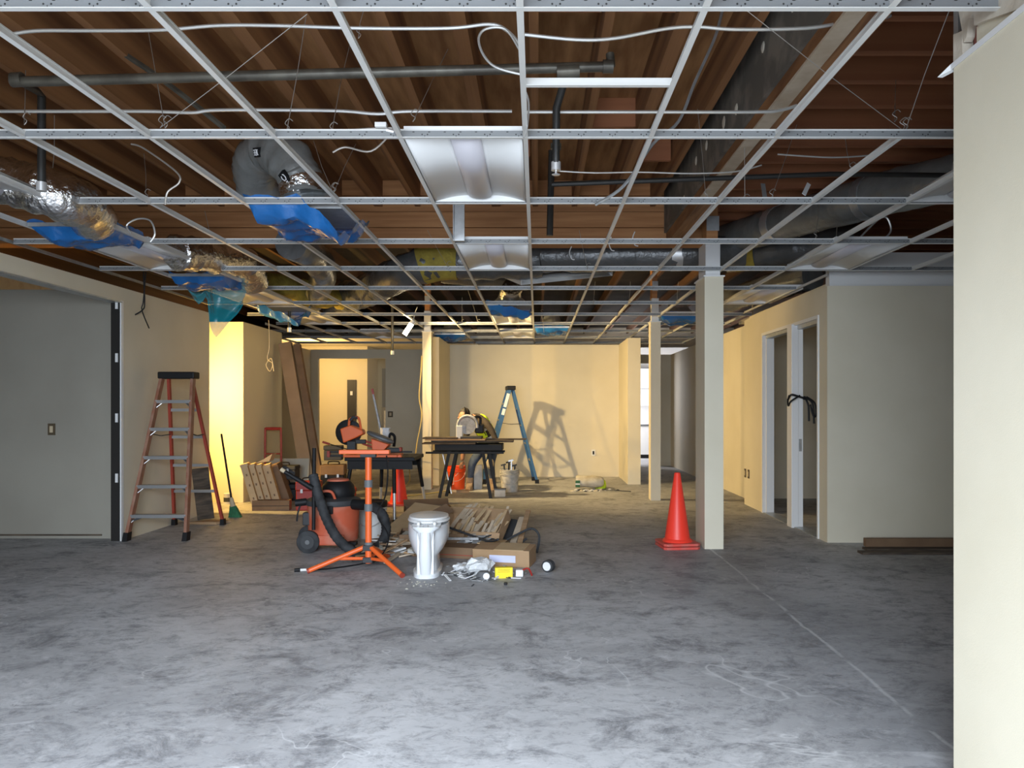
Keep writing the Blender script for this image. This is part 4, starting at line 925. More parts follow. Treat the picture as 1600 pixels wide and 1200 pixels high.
MB().box((-0.19,-0.10,0.0), (-0.09,-0.06,0.20)).build('lower_guard', M['bucket_w'], MS, bevel=0.01)
MB().cbox((0.16,0.02,0.15), (0.14,0.16,0.14)).build('motor', M['black'], MS, bevel=0.02)
MB().tube(smooth_pts([(0.06,-0.02,0.30),(0.11,0.0,0.335),(0.17,0.02,0.31),(0.17,0.02,0.2)]), 0.02, 8).build('handle', M['black'], MS, True)

# ================================================================ worker bending over behind the table
def skin_mesh(name, joints, edges, m, parent=None, sub=2):
    me = bpy.data.meshes.new(name); me.from_pydata([tuple(j[0]) for j in joints], edges, [])
    o = bpy.data.objects.new(name, me); col.objects.link(o)
    sk = o.modifiers.new('skin', 'SKIN'); sk.use_smooth_shade = True
    for i, j in enumerate(joints):
        r_ = j[1] if isinstance(j[1], tuple) else (j[1], j[1]); me.skin_vertices[0].data[i].radius = r_
    me.skin_vertices[0].data[0].use_root = True
    o.modifiers.new('sub', 'SUBSURF').levels = sub; o.modifiers['sub'].render_levels = sub
    dg = bpy.context.evaluated_depsgraph_get(); dg.update()
    m2 = bpy.data.meshes.new_from_object(o.evaluated_get(dg)); m2.name = name
    bpy.data.objects.remove(o)
    o = bpy.data.objects.new(name, m2); col.objects.link(o)
    m2.materials.clear()
    for x_ in (m if isinstance(m, list) else [m]): m2.materials.append(x_)
    m2.polygons.foreach_set('use_smooth', [True]*len(m2.polygons))
    if parent: o.parent = parent; o.matrix_parent_inverse = parent.matrix_basis.inverted()
    return o
wk = thing('person', 'worker in a yellow-green vest bending over the miter saw', 'person', (-0.78,12.6,0))
J = [(P(764,686,12.70),0.125),(P(758,674,12.60),0.12),(P(750,661,12.50),(0.13,0.115)),(P(742,653,12.44),(0.10,0.09)),(P(735,651,12.38),0.055),
     # head handled separately; arms
     (P(759,660,12.30),0.064),(P(769,674,12.24),0.05),(P(776,690,12.18),0.038),(P(777,697,12.14),0.036),
     (P(735,660,12.55),0.062),(P(727,686,12.60),0.05),(P(723,712,12.55),0.038),(P(722,720,12.54),0.034),
     # legs
     (P(772,700,12.72),0.095),(P(766,724,12.50),0.075),(P(769,748,12.58),0.055),(P(770,762,12.60),0.05),
     (P(755,700,12.78),0.095),(P(738,722,12.62),0.075),(P(735,748,12.72),0.055),(P(734,760,12.74),0.05)]
for i in (16, 20): J[i][0].z = 0.09
for i in (15, 19): J[i][0].z = 0.24
E = [(0,1),(1,2),(2,3),(3,4),(2,5),(5,6),(6,7),(7,8),(2,9),(9,10),(10,11),(11,12),(0,13),(13,14),(14,15),(15,16),(0,17),(17,18),(18,19),(19,20)]
body = skin_mesh('body', J, E, [M['sleeve'],M['skin'],M['jeans']], wk)
jp = [j[0] for j in J]
for p_ in body.data.polygons:
    c = Vector(p_.center); i = min(range(len(jp)), key=lambda q: (jp[q]-c).length)
    p_.material_index = 1 if i in (4,8,12,11) else (2 if i in (0,13,14,15,16,17,18,19,20) else 0)
VJ = [(P(764,684,12.68),0.150),(P(758,673,12.60),0.155),(P(750,660,12.50),(0.185,0.16)),(P(742,652,12.45),(0.15,0.13))]
skin_mesh('vest', VJ, [(0,1),(1,2),(2,3)], M['vest'], wk)
for k_ in (0.5, 1.6):
    i = int(k_); c = VJ[i][0].lerp(VJ[i+1][0], k_-i); d_ = (VJ[i+1][0]-VJ[i][0]).normalized(); r_ = 0.150 if k_ < 1 else 0.158
    MB().tube([c-d_*0.022, c+d_*0.022], r_, 20).build('reflective_band', M['silver'], wk, True, True)
hc = P(726,650,12.30)
hm = MB()
vs = []; n1, n2 = 12, 18
for i in range(n1+1):
    th = PI*i/n1
    for j in range(n2):
        ph = 2*PI*j/n2; vs.append(hc+Vector((0.088*math.sin(th)*math.cos(ph)-0.02*(1-math.cos(th))*0.5, 0.10*math.sin(th)*math.sin(ph), 0.118*math.cos(th))))
hm.loft([vs[i*n2:(i+1)*n2] for i in range(n1+1)]).build('head', M['skin'], wk, True, True)
MB().loft([[hc+(v-hc)*1.07+Vector((0.006,0.012,0.01)) for v in vs[i*n2:(i+1)*n2]] for i in range(0, 9)]).build('hair', M['hair'], wk, True, True)
for s in (-1,):
    ec = hc+Vector((0.02,-0.10,-0.01)); MB().lathe([(0.036,-0.02),(0.042,0),(0.03,0.022)], ec, 14, Matrix.Rotation(PI/2,3,'X')).build('ear_muff', M['black'], wk, True, True)
MB().tube(smooth_pts([hc+Vector((0.02,-0.11,0)), hc+Vector((0.01,-0.07,0.11)), hc+Vector((0,0.0,0.135)), hc+Vector((0.01,0.09,0.09)), hc+Vector((0.02,0.11,0))]), 0.011, 6).build('headband', M['black'], wk, True, True)
MB().lathe([(0.012,-0.012),(0.016,0),(0.006,0.014)], hc+Vector((-0.098,-0.01,-0.03)), 8, Matrix.Rotation(PI/2,3,'Y')).build('nose', M['skin'], wk, True, True)
# hands with five fingers
def hand(w0, d0, side, name='hand'):
    d = Vector(d0).normalized(); s_ = d.cross(Vector((0,1,0))).normalized(); n_ = s_.cross(d)
    HJ = [(w0,0.026),(w0+d*0.045,(0.034,0.018))]; HE = [(0,1)]
    for k, (off, ln) in enumerate(((-0.027,0.062),(-0.009,0.074),(0.009,0.070),(0.027,0.055))):
        b_ = w0+d*0.075+s_*off; i = len(HJ)
        HJ += [(b_,0.0095),(b_+d*ln*0.5+n_*0.008,0.009),(b_+d*ln*0.85+n_*0.03,0.0075)]; HE += [(1,i),(i,i+1),(i+1,i+2)]
    i = len(HJ); b_ = w0+d*0.03+s_*(0.036*side)
    HJ += [(b_,0.012),(b_+d*0.028+s_*(0.022*side)+n_*0.01,0.0105),(b_+d*0.055+s_*(0.028*side)+n_*0.02,0.008)]; HE += [(0,i),(i,i+1),(i+1,i+2)]
    return skin_mesh(name, HJ, HE, M['skin'], wk, 1)
hand(J[8][0], J[8][0]-J[7][0], -1); hand(J[12][0], J[12][0]-J[11][0], 1)
for i in (16, 20):
    c = Vector((J[i][0].x, J[i][0].y, 0))
    MB().loft([[c+Vector((x_*0.05*k_, y_*l_-0.07*ky, z)) for x_,y_ in ((-1,-1),(-.5,-1.35),(.5,-1.35),(1,-1),(1.05,0),(1,.9),(0,1.1),(-1,.9),(-1.05,0))] for z,k_,l_,ky in ((0,1,0.13,1),(0.03,1.02,0.13,1),(0.07,0.95,0.11,0.7),(0.12,1.05,0.06,0.05),(0.20,1.08,0.062,0))]).build('boot', M['boot'], wk, True, True)
kc = J[14][0]; MB().loft([[kc+Vector((0.062*math.cos(t)*k_, -0.075-dy, 0.085*math.sin(t)*k_)) for t in [2*PI*i/14 for i in range(14)]] for k_,dy in ((1.05,-0.03),(1,0.0),(0.7,0.022))]).build('knee_pad', M['kneepad'], wk, True, True)
# ================================================================ left clutter
def leanbox(name, label, cat, base, w_, d_, h, lean, rotz, m, group=None, m2=None):
    """a slab standing on its bottom edge, leaning; base = middle of the bottom edge"""
    o = MB().box((-w_/2,-d_/2,0), (w_/2,d_/2,h)).build(name, m, None, bevel=0.004)
    o.location = base; o.rotation_euler = (0, lean, rotz)
    return tag(o, label, cat, group)
for i, (px, hh, w_) in enumerate(((402,0.60,0.085),(412,0.585,0.085),(422,0.57,0.085),(434,0.56,0.10))):
    b = G(px, 796-2*i)
    o = leanbox('flat_carton', ('leftmost','second','third','fourth, nearest the drywall offcut,')[i]+' of the narrow cartons leaning left against the wall', 'carton', b+Vector((0,0,0.03)), w_, 0.26, hh, -0.27, 0.25, M['cardboard_l'], 'cartons leaning by the yellow wall end')
    for z in (0.12,0.30,0.44): MB().box((-0.006,-0.134,z), (0.012,-0.13,z+0.03)).build('hand_slot', M['cardboard_d'], o)
    MB().box((-w_/2-0.002,-0.136,hh-0.03), (w_/2+0.01,0.13,hh+0.004)).build('flap', M['cardboard_l'], o)
leanbox('flat_carton', 'dark shaded carton leaning behind the row of narrow cartons', 'carton', G(446,786)+Vector((0,0.12,0.03)), 0.12, 0.5, 0.55, -0.33, 0.2, M['cardboard_d'])
tag(MB().prism([(-0.10,0,0),(0.0,0,0.05),(0.11,0,0.12),(0.07,0,0.02)], (0,-0.10,0), (0,0.06,0)).build('cardboard_flap', M['cardboard_l']), 'loose folded cardboard flap on top of the leaning cartons', 'cardboard').location = (-3.62,10.35,0.62)
o = leanbox('drywall_offcut', 'grey drywall offcut leaning behind the cartons', 'drywall', G(440,778)+Vector((0,0.3,0.01)), 0.62, 0.013, 0.56, 0, 0.0, M['gypsum']); o.rotation_euler = (-0.12,0,0)
bx = thing('cardboard_box', 'long dark brown box lying in front of the leaning cartons', 'box', G(425,797), 0.08)
MB().box((-0.24,-0.07,0), (0.24,0.07,0.135)).build('box', M['cardboard_d'], bx, bevel=0.005); MB().box((-0.24,-0.072,0.06), (0.24,-0.07,0.066)).build('seam', M['black'], bx)
for i, (dx, ww, m_) in enumerate(((0,0.20,'cardboard'),(0.19,0.10,'cardboard_d'))):
    a = Vector((-3.52+dx,12.0,0)); b = Vector((-4.02+dx,12.35,2.38-0.02*i))
    tag(MB().beam(a+Vector((0,0,0.03)), b, ww, 0.10, (0,1,0)).build('tall_carton', M[m_], None, bevel=0.005), ('tall wide carton leaning against the wall beside the sprinkler drop','narrow dark tall carton leaning at the right of the wide one')[i], 'carton', 'tall leaning cartons')
ht_ = thing('hand_truck', 'red hand truck standing in the shade by the tall cartons', 'hand truck', (-4.0,11.75,0))
MB().tube(smooth_pts([(-0.13,0,0.1),(-0.13,0,0.95),(-0.10,0,1.03),(0.08,0,1.03),(0.11,0,0.95),(0.11,0,0.1)],5), 0.017, 8).build('frame', M['fg_red'], ht_, True)
MB().tube([(-0.12,0,1.03),(0.10,0,1.03)], 0.024, 8).build('grip', M['red_box'], ht_, True)
for z in (0.35,0.65): MB().tube([(-0.13,0,z),(0.11,0,z)], 0.012, 6).build('cross_bar', M['fg_red'], ht_, True)
for s in (-0.16,0.14): MB().lathe([(0.09,-0.02),(0.1,0),(0.09,0.02)], (s,0.06,0.1), 16, Matrix.Rotation(PI/2,3,'Y')).build('wheel', M['black'], ht_, True)
MB().box((-0.17,-0.2,0.005), (0.15,0.0,0.015)).build('toe_plate', M['fg_red'], ht_)
def crate(label, loc, d, m, rot=0, name='tool_case', latch=True, lidm=None):
    t = thing(name, label, 'tool box', loc, rot)
    MB().box((-d[0]/2,-d[1]/2,0), (d[0]/2,d[1]/2,d[2]*0.7)).build('body', m, t, bevel=0.012); MB().box((-d[0]/2-0.006,-d[1]/2-0.006,d[2]*0.7), (d[0]/2+0.006,d[1]/2+0.006,d[2])).build('lid', lidm or m, t, bevel=0.012)
    if latch:
        for s in (-0.25,0.25): MB().cbox((s*d[0],-d[1]/2-0.01,d[2]*0.68), (0.03,0.012,0.05)).build('latch', M['alu'], t)
        MB().tube(smooth_pts([(-0.08,0,d[2]),(-0.07,0,d[2]+0.04),(0.07,0,d[2]+0.04),(0.08,0,d[2])],4), 0.010, 6).build('handle', M['black'], t, True)
    return t
crate('red tool case standing behind the vacuum wand', (-3.02,10.25,0), (0.30,0.22,0.38), M['red_box'], 0.1)
crate('black tool case stacked by the hand truck, lower', (-3.72,11.35,0), (0.42,0.3,0.24), M['black'], 0.1)
crate('dark green tool case on top of the black case by the hand truck', (-3.72,11.35,0.305), (0.40,0.28,0.2), M['dark_grey'], 0.05)
crate('dark case right of the tall cartons', (-3.05,11.6,0), (0.34,0.3,0.5), M['black'], 0.1, lidm=M['cardboard_d'])
crate('low dark red case in front of the bright doorway', (-2.78,11.2,0), (0.3,0.25,0.2), M['fg_red'], 0.3)
crate('wire-sided black crate on the dark case right of the tall cartons', (-3.05,11.6,0.565), (0.26,0.2,0.22), M['dark_grey'], 0.1, 'crate', False)
crate('black open bin behind the red tool case', (-2.62,10.5,0), (0.24,0.2,0.30), M['black'], 0.2, 'storage_bin', False)
can = thing('paint_can', 'small white can at the foot of the yellow wall end', 'can', G(356,787)+Vector((0,0,0)))
MB().lathe([(0.055,0),(0.055,0.14),(0.058,0.145),(0.05,0.15)], (0,0,0), 16).build('can', M['bucket_w'], can, True); MB().lathe([(0.0565,0.03),(0.0565,0.09)], (0,0,0), 16).build('dark_label', M['dark_grey'], can, True)
o = leanbox('dark_board', 'dark scrap board leaning against the wall behind the brown ladder', 'board', (-3.98,9.3,0.01), 0.20, 0.012, 0.62, -0.12, 0.05, M['wood_d'])
tag(MB().prism([(-0.2,-0.10,0.0),(0.12,-0.13,0.0),(0.22,0.05,0.0),(-0.05,0.12,0.0)], (0,0,0.002), (0,0,0.03)).build('cardboard_scrap', M['cardboard']), 'flattened cardboard scrap under the brown ladder', 'cardboard').location = (-3.82,9.05,0)
# strip of rubble in the bright doorway, items in the lit back room
for i in range(9):
    q = Vector((-4.7+i*0.13,16.6+R.uniform(-.15,.15),0.0)); s_ = R.uniform(.03,.07)
    tag(MB().lathe([(s_,0),(s_*0.9,s_*0.4),(s_*0.3,s_*0.6)], q, 6).build('rubble_lump', M['plaster']), 'small lump of rubble on the floor of the bright doorway', 'rubble', 'rubble in the doorway')
tag(MB().box((-4.18,20.86,0.9), (-2.6,20.9,2.4)).build('wall_board', M['gypsum']), 'pale grey board on the wall of the lit back room', 'board')
sc_ = thing('screen_cabinet', 'grey cabinet with dark edge in the lit back room', 'cabinet', (-3.55,19.3,0))
MB().box((-0.28,-0.25,0), (0.3,0.25,1.35)).build('body', M['grey'], sc_); MB().box((-0.22,-0.262,0.3), (0.24,-0.25,1.27)).build('panel', M['scrap_g'], sc_)
# seen through the rear opening: pale cabinets in daylight
rc = thing('wall_cabinet', 'white wall cabinet in the bright rear opening', 'cabinet', (2.6,21.1,1.4))
MB().box((-0.8,-0.2,0.0), (0.8,0.2,1.0)).build('body', M['white_pl'], rc); MB().box((-0.8,-0.21,0.45), (0.8,-0.2,0.46)).build('door_gap', M['grey'], rc)
rb = thing('base_cabinet', 'white counter below the wall cabinet in the rear opening', 'cabinet', (2.6,20.8,0))
MB().box((-0.8,-0.3,0.1), (0.8,0.3,0.85)).build('body', M['white_pl'], rb); MB().box((-0.8,-0.28,0), (0.8,0.28,0.1)).build('toe_kick', M['black'], rb); MB().box((-0.82,-0.32,0.85), (0.82,0.3,0.89)).build('counter_top', M['grey'], rb)

# ================================================================ strap on the door post, planks on the floor at right
sv = thing('black_strap', 'black strap tied round the white door mullion', 'strap', (2.9,8.66,1.5))
def s_(px, py, Y=8.62): return P(px,py,Y)
MB().tube(smooth_pts([s_(1231,625,8.66),s_(1236,617),s_(1246,619),s_(1256,622),s_(1264,624)],5), 0.012, 6).build('wrap', M['black'], sv, True, True)
MB().tube(smooth_pts([s_(1233,618,8.6),s_(1231,626,8.64),s_(1232,634,8.66),s_(1236,627,8.6),s_(1250,618,8.6)],5), 0.010, 6).build('wrap', M['black'], sv, True, True)
MB().lathe([(0.012,-.02),(0.026,0),(0.012,.02)], s_(1257,622,8.6), 8).build('knot', M['black'], sv, True, True)
for pts in ([(1258,622),(1263,634),(1264,658)],[(1260,621),(1270,632),(1272,662)],[(1260,620),(1273,630),(1275,648),(1271,650),(1266,632)]):
    MB().tube(smooth_pts([s_(a,b,8.6) for a,b in pts],5), 0.011, 6).build('tail', M['black'], sv, True, True)
for i, (x0, x1, y0, y1, z0, z1, m_) in enumerate(((3.12,4.6,7.30,7.42,0.0,0.02,'wood_d'),(3.0,4.6,7.12,7.24,0.0,0.02,'wood_d'),(3.15,4.7,7.40,7.46,0.022,0.10,'cardboard_d'))):
    tag(MB().box((x0,y0,z0), (x1,y1,z1)).build('plank', M[m_]), ('flat dark plank under the brown board along the right wall','front flat plank on the floor along the right wall','brown board lying on edge along the right wall')[i], 'plank', 'planks by the right wall')

# ================================================================ debris pile round the toilet
def openbox(name, label, loc, d, rotz, m, tilt=(0,0), flaps=True, cat='box', group=None):
    t = thing(name, label, cat, loc, 0, group, (tilt[0], tilt[1], rotz)); w_, l_, h = d; th = 0.006
    mb = MB().box((-w_/2,-l_/2,0), (w_/2,l_/2,th)).box((-w_/2,-l_/2,0), (-w_/2+th,l_/2,h)).box((w_/2-th,-l_/2,0), (w_/2,l_/2,h)).box((-w_/2,-l_/2,0), (w_/2,-l_/2+th,h)).box((-w_/2,l_/2-th,0), (w_/2,l_/2,h))
    mb.build('carton', m, t)
    if flaps:
        MB().beam((0,-l_/2,h), (0,-l_/2-0.10,h-0.07), w_, 0.005).build('flap', m, t); MB().beam((0,l_/2,h), (0,l_/2+0.08,h+0.06), w_, 0.005).build('flap', m, t)
    return t
# closed long carton with a pale label in front
b1 = thing('cardboard_box', 'long carton with a bluish label in front of the pile', 'box', (-0.28,6.72,0), 0, None, (0.06,0.0,-0.22))
MB().box((-0.25,-0.13,0), (0.25,0.13,0.15)).build('carton', M['cardboard'], b1, bevel=0.004)
MB().box((-0.10,-0.133,0.045), (0.13,-0.131,0.105)).build('shipping_label', M['label_blue'], b1)
MB().beam((-0.06,-0.13,0.004), (-0.05,-0.20,0.012), 0.40, 0.005).build('flap', M['cardboard'], b1)
MB().box((-0.06,-0.132,0.15), (0.2,0.13,0.154)).build('tape', M['cardboard_l'], b1)
# tipped box full of packing strips
b2 = thing('cardboard_box', 'tipped open box spilling pale wooden strips on the pile', 'box', (-0.60,7.75,0.13), 0, None, (0.62,0.0,-0.32))
w_, l_, h = 0.62, 0.34, 0.14
MB().box((-w_/2,-l_/2,0), (w_/2,l_/2,0.006)).box((-w_/2,-l_/2,0), (-w_/2+.006,l_/2,h)).box((w_/2-.006,-l_/2,0), (w_/2,l_/2,h)).box((-w_/2,-l_/2,0), (w_/2,-l_/2+.006,h)).box((-w_/2,l_/2-.006,0), (w_/2,l_/2,h)).build('carton', M['cardboard'], b2)
MB().beam((0.08,-l_/2,h), (0.08,-l_/2-0.15,h-0.10), w_*0.8, 0.005).build('flap', M['cardboard'], b2)
MB().beam((-w_/2,0.05,h), (-w_/2-0.06,0.05,h+0.10), 0.2, 0.005, (0,1,0)).build('flap', M['cardboard_d'], b2)
b2m = Matrix.Translation((-0.60,7.75,0.13)) @ Matrix.Rotation(-0.32,4,'Z') @ Matrix.Rotation(0.62,4,'X')
for i in range(44):
    u = R.uniform(-0.2,0.3); v = R.uniform(-0.16,0.15); a = R.gauss(1.35,0.16); L2 = R.uniform(0.16,0.26); zz = R.uniform(0.06,0.135)
    c = Vector((u,v,zz)); d_ = Vector((math.cos(a)*0.6,math.sin(a),R.uniform(-.06,.06))).normalized()*L2/2
    tag(MB().beam(b2m @ (c-d_), b2m @ (c+d_), R.uniform(.02,.045), .006).build('wood_strip', M['wood_l' if R.random() < .7 else 'cardboard_l']), 'pale thin strip in the tipped open box', 'strip', 'strips in the tipped box')
# big flat cardboard sheets and boxes behind the toilet
def sheet_obj(name, label, pts, z, m, th=0.008, tilt=None, group=None):
    o = MB().prism([(a,b,0) for a,b in pts], (0,0,0), (0,0,th)).build(name, m)
    c = Vector((sum(p[0] for p in pts)/len(pts), sum(p[1] for p in pts)/len(pts), 0))
    o.data.transform(Matrix.Translation(-c)); o.location = c+Vector((0,0,z))
    if tilt: o.rotation_euler = tilt
    return tag(o, label, 'cardboard', group)
sheet_obj('cardboard_sheet', 'large tan cardboard sheet spread behind the toilet', [(-1.55,7.75),(-0.72,7.65),(-0.62,8.35),(-1.35,8.55)], 0.17, M['cardboard_l'], tilt=(0.26,0.03,0))
openbox('cardboard_box', 'brown open box behind the tan cardboard sheet', (-1.32,9.35,0.0), (0.55,0.3,0.16), 0.25, M['cardboard_d'])
openbox('cardboard_box', 'squashed brown box beneath the tan sheet', (-1.02,7.55,0.0), (0.62,0.4,0.15), 0.1, M['cardboard_d'], flaps=False)
tag(MB().cbox((0,0,0), (0.13,0.07,0.05)).build('grey_block', M['scrap_g'], None, bevel=0.012), 'grey block resting on the tan cardboard sheet', 'block').location = (-1.20,7.98,0.185)
bx3 = thing('flat_carton', 'long flattened brown carton right of the toilet', 'carton', (-0.70,7.05,0), 0, None, (0,0,-0.25))
MB().box((-0.42,-0.12,0), (0.36,0.12,0.10)).build('carton', M['cardboard_d'], bx3, bevel=0.005); MB().box((-0.42,-0.124,0.03), (0.36,-0.12,0.036)).build('red_stripe', M['fg_red'], bx3)
sheet_obj('cardboard_piece', 'small tan cardboard piece on the flattened carton', [(-0.55,7.1),(-0.30,7.05),(-0.28,7.25),(-0.50,7.28)], 0.105, M['cardboard_l'])
# leaning board and clear sheet on the right of the pile
tag(MB().beam((-0.18,7.20,0.015), (-0.09,7.9,0.30), 0.05, 0.02).build('weathered_stick', M['wood']), 'weathered slat sticking up at the right of the pile', 'slat')
tag(MB().beam((-0.25,7.25,0.015), (-0.15,7.85,0.24), 0.06, 0.012).build('weathered_stick', M['wood_l']), 'pale slat beside the weathered slat', 'slat')
sheet_obj('dark_scrap', 'small dark sheet beside the tipped open box', [(-0.36,7.7),(-0.24,7.68),(-0.20,8.0),(-0.32,8.02)], 0.12, M['dark_grey'], tilt=(0.5,0,0))
# offcuts: lots of separate small pieces
cols = ['wood','wood_d','scrap_g','cardboard','cardboard_d','white_pl','dark_grey','wood_l','gypsum']
cname = dict(wood='brown wood offcut', wood_d='dark wood offcut', scrap_g='grey offcut', cardboard='brown cardboard scrap', cardboard_d='dark cardboard scrap', white_pl='white plastic offcut', dark_grey='black offcut', wood_l='pale wood offcut', gypsum='dull beige offcut', paper='white paper shred', bag_tan='tan lump', )
for i in range(112):
    if i < 62: c = Vector((R.uniform(-1.55,-0.95),R.uniform(6.75,7.7),0))
    elif i < 88: c = Vector((R.uniform(-1.6,-0.6),R.uniform(8.3,9.3),0))
    else: c = Vector((R.uniform(-0.75,-0.35),R.uniform(7.1,7.6),0))
    a = R.gauss(0.8,0.5); L2 = R.uniform(.10,.34); th = R.uniform(.006,.022); z = th/2+R.uniform(0.0,0.12); d_ = Vector((math.cos(a),math.sin(a),R.uniform(-.2,.3))).normalized()*L2/2
    z = max(z, abs(d_.z)+th)
    mk = R.choice(cols)
    tag(MB().beam(c-d_+Vector((0,0,z)), c+d_+Vector((0,0,z)), R.uniform(.02,.06), th).build('offcut', M[mk]), ('short ' if L2 < .16 else 'long ')+cname[mk]+(' left of the toilet' if i < 62 else (' behind the tan cardboard sheet' if i < 88 else ' beside the flattened carton')), 'offcut', 'scrap offcuts in the pile')
for i in range(60):
    c = Vector((R.gauss(-0.50,0.15),R.gauss(6.22,0.13),0)); a = R.uniform(0,PI); L2 = R.uniform(.03,.12); d_ = Vector((math.cos(a),math.sin(a),R.uniform(-.1,.35))).normalized()*L2/2; z = abs(d_.z)+0.006
    tag(MB().beam(c-d_+Vector((0,0,z)), c+d_+Vector((0,0,z)), R.uniform(.005,.022), .005).build('shred', M[(mk := R.choice(['scrap_g','white_pl','paper','dark_grey','gypsum','scrap_g']))]), ('thin ' if L2 < .075 else 'longer ')+{'scrap_g':'grey','white_pl':'white plastic','paper':'white paper','dark_grey':'black','gypsum':'beige'}[mk]+' shred in the scatter '+('left of' if c.x < -0.5 else 'around')+' the white bag', 'shred', 'shreds in the front scatter')
def blob(name, label, loc, r, m, seed, cat, sq=0.6):
    rings = []
    for i in range(7):
        th = PI*(i+0.3)/7.6; ring = []
        for j in range(14):
            ph = 2*PI*j/14; v = Vector((math.sin(th)*math.cos(ph), math.sin(th)*math.sin(ph), -math.cos(th)*sq)); k_ = 1+0.45*mnoise.noise(v*2.3+Vector((seed,seed,0)))
            ring.append(Vector(loc)+v*r*k_+Vector((0,0,r*sq)))
        rings.append(ring)
    return tag(MB().loft(rings).build(name, m, None, False), label, cat)
blob('plastic_bag', 'crumpled white plastic bag in front of the long carton', (-0.47,6.32,0), 0.11, M['bagfilm'], 2, 'bag')
blob('plastic_bag', 'flat grey crumpled film left of the white bag', (-0.62,6.42,0), 0.08, M['bagfilm'], 4, 'bag', 0.4)
yb = thing('yellow_box', 'small bright yellow printed box in front of the long carton', 'box', (-0.265,6.16,0), 0.12)
MB().box((-0.07,-0.025,0), (0.07,0.025,0.085)).build('box', M['yellow'], yb, bevel=0.002)
for i, ww in enumerate((0.05,0.045,0.048)): MB().box((-ww,-0.0262,0.07-i*0.011), (ww,-0.025,0.074-i*0.011)).build('print_line', mat('faded_print', (0.55,0.40,0.02), 0.7) if i == 0 else bpy.data.materials['faded_print'], yb)
rl = thing('tape_roll', 'roll with a white core lying right of the yellow box', 'roll', (0.095,6.38,0), -0.5)
MB().lathe([(0.045,-0.03),(0.05,-0.025),(0.05,0.025),(0.045,0.03)], (0,0,0.05), 20, Matrix.Rotation(PI/2,3,'X')).build('outer', M['dark_grey'], rl, True); MB().lathe([(0.036,-0.034),(0.036,0.034)], (0,0,0.05), 18, Matrix.Rotation(PI/2,3,'X')).build('rim', M['white_pl'], rl, True); MB().lathe([(0.024,-0.036),(0.024,0.036)], (0,0,0.05), 16, Matrix.Rotation(PI/2,3,'X')).build('core', M['paper'], rl, True)
sp2 = thing('socket_part', 'round grey fitting with a white disc left of the yellow box', 'fitting', (-0.42,6.12,0), 0.2)
MB().lathe([(0.06,0),(0.065,0.03),(0.04,0.06)], (0,0,0), 16).build('body', M['grey'], sp2, True); MB().lathe([(0.026,-.004),(0.026,.004)], (0.01,-0.066,0.035), 14, Matrix.Rotation(PI/2,3,'X')).build('disc', M['paper'], sp2, True)
wb_ = thing('wire_scrap', 'white and red wiring scrap right of the yellow box', 'scrap', (-0.14,6.2,0))
MB().cbox((0,0,0.03), (0.06,0.05,0.055)).build('housing', M['white_pl'], wb_, bevel=0.006); MB().tube(smooth_pts([(0.02,0,0.05),(0.07,-0.02,0.07),(0.10,0,0.01)]), 0.008, 6).build('red_lead', M['red_box'], wb_, True)
for i, (pts, lab) in enumerate(((([(-0.30,7.35,0.09),(-0.18,7.3,0.16),(-0.05,7.25,0.22),(0.02,7.2,0.16),(0.0,7.12,0.02)]), 'black cable loop arching at the right of the pile'),([(-0.85,7.45,0.20),(-0.6,7.3,0.14),(-0.45,7.1,0.13),(-0.35,6.95,0.17)], 'dark cable lying across the flattened carton'),([(-0.55,7.7,0.12),(-0.35,7.45,0.06),(-0.2,7.35,0.05),(-0.1,7.4,0.1)], 'second dark cable behind the flattened carton'))):
    pipe('loose_cable', smooth_pts(pts,7), 0.011, M['dark_grey'], lab, 'cable', 7)
for (px, py, lab, m_, d_) in ((703,949,'x','',0),(822,828,'flat brown scrap lying alone right of the pile','cardboard_d',(0.12,0.03,0.012)),(813,861,'small black tube end right of the long carton','black',(0.07,0.022,0.022)),(790,914,'small black cap in front of the yellow box','black',(0.025,0.025,0.02))):
    if lab == 'x': continue
    g = G(px,py); tag(MB().cbox(g+Vector((0,0,d_[2]/2)), d_, (0,0,-0.1)).build('floor_scrap', M[m_], None, bevel=0.004), lab, 'scrap')
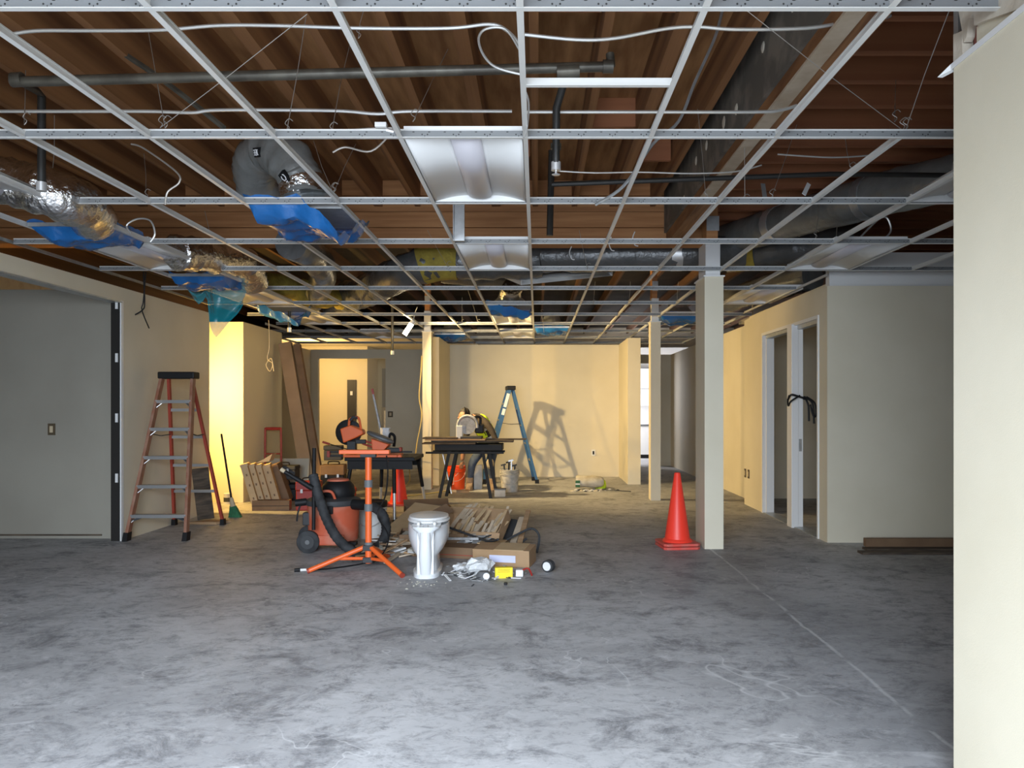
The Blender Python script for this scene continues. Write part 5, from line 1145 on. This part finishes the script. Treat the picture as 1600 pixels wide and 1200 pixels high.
for i in range(26):
    c = Vector((R.gauss(-0.92,0.12),R.gauss(5.95,0.1),0)); s0 = R.uniform(.004,.010)
    tag(MB().lathe([(s0,0),(s0*.8,s0*.6),(s0*.2,s0)], c, 5).build('chip', M['gypsum']), 'tiny pale chip on the concrete in front of the toilet', 'chip', 'chips in front of the toilet')

# ================================================================ torn mortar bag with rubble by the back wall
mb_ = thing('mortar_bag', 'torn paper sack with a green print lying right of the blue ladder', 'sack', (0.86,12.75,0.03), -0.05)
MB().loft([[Vector((x_, (0.13*math.cos(t))*k_, 0.10+0.10*math.sin(t)*k_+0.01*mnoise.noise(Vector((x_*9,t*2,1))))) for t in [2*PI*i/14 for i in range(14)]] for x_,k_ in ((-0.22,0.9),(-0.20,1.0),(-0.05,0.95),(0.08,1.0),(0.2,0.85),(0.24,0.55))]).build('sack', M['bag_tan'], mb_, True)
MB().box((-0.225,-0.134,0.02), (-0.15,-0.12,0.13)).build('green_print', M['bottle_g'], mb_); MB().box((-0.225,-0.136,0.062), (-0.15,-0.134,0.082)).build('pale_print', M['paper'], mb_)
for i in range(40):
    c = Vector((R.gauss(0.86,0.2),R.gauss(12.55,0.07),0)); s0 = R.uniform(.012,.04)
    tag(MB().lathe([(s0,0),(s0*.9,s0*.4),(s0*.3,s0*.7)], c, 6).build('rubble_lump', M[(mk := R.choice(['gypsum','scrap_g','dark_grey','paper','bag_tan']))]), {'gypsum':'beige','scrap_g':'grey','dark_grey':'black','paper':'white','bag_tan':'tan'}[mk]+' lump of rubble '+('left of' if c.x < 0.7 else ('in front of' if c.x < 1.02 else 'right of'))+' the torn sack', 'rubble', 'rubble round the torn sack')
tag(MB().lathe([(0.10,0.0),(0.105,0.05),(0.09,0.12),(0.05,0.165),(0.01,0.175)], (1.06,12.98,0.0), 18).build('hard_hat', M['vest'], None, True), 'bright yellow-green cap behind the torn sack', 'hard hat')
pipe('thin_rod', [Vector((1.05,12.55,0.02)), Vector((1.5,12.35,0.012))], 0.008, M['dark_grey'], 'thin dark rod on the floor right of the torn sack', 'rod', 6)
tag(MB().cbox((-1.18,12.3,0.02), (0.2,0.10,0.04), (0,0,0.1)).build('wood_block', M['wood']), 'short wood block on the floor under the saw table', 'block')
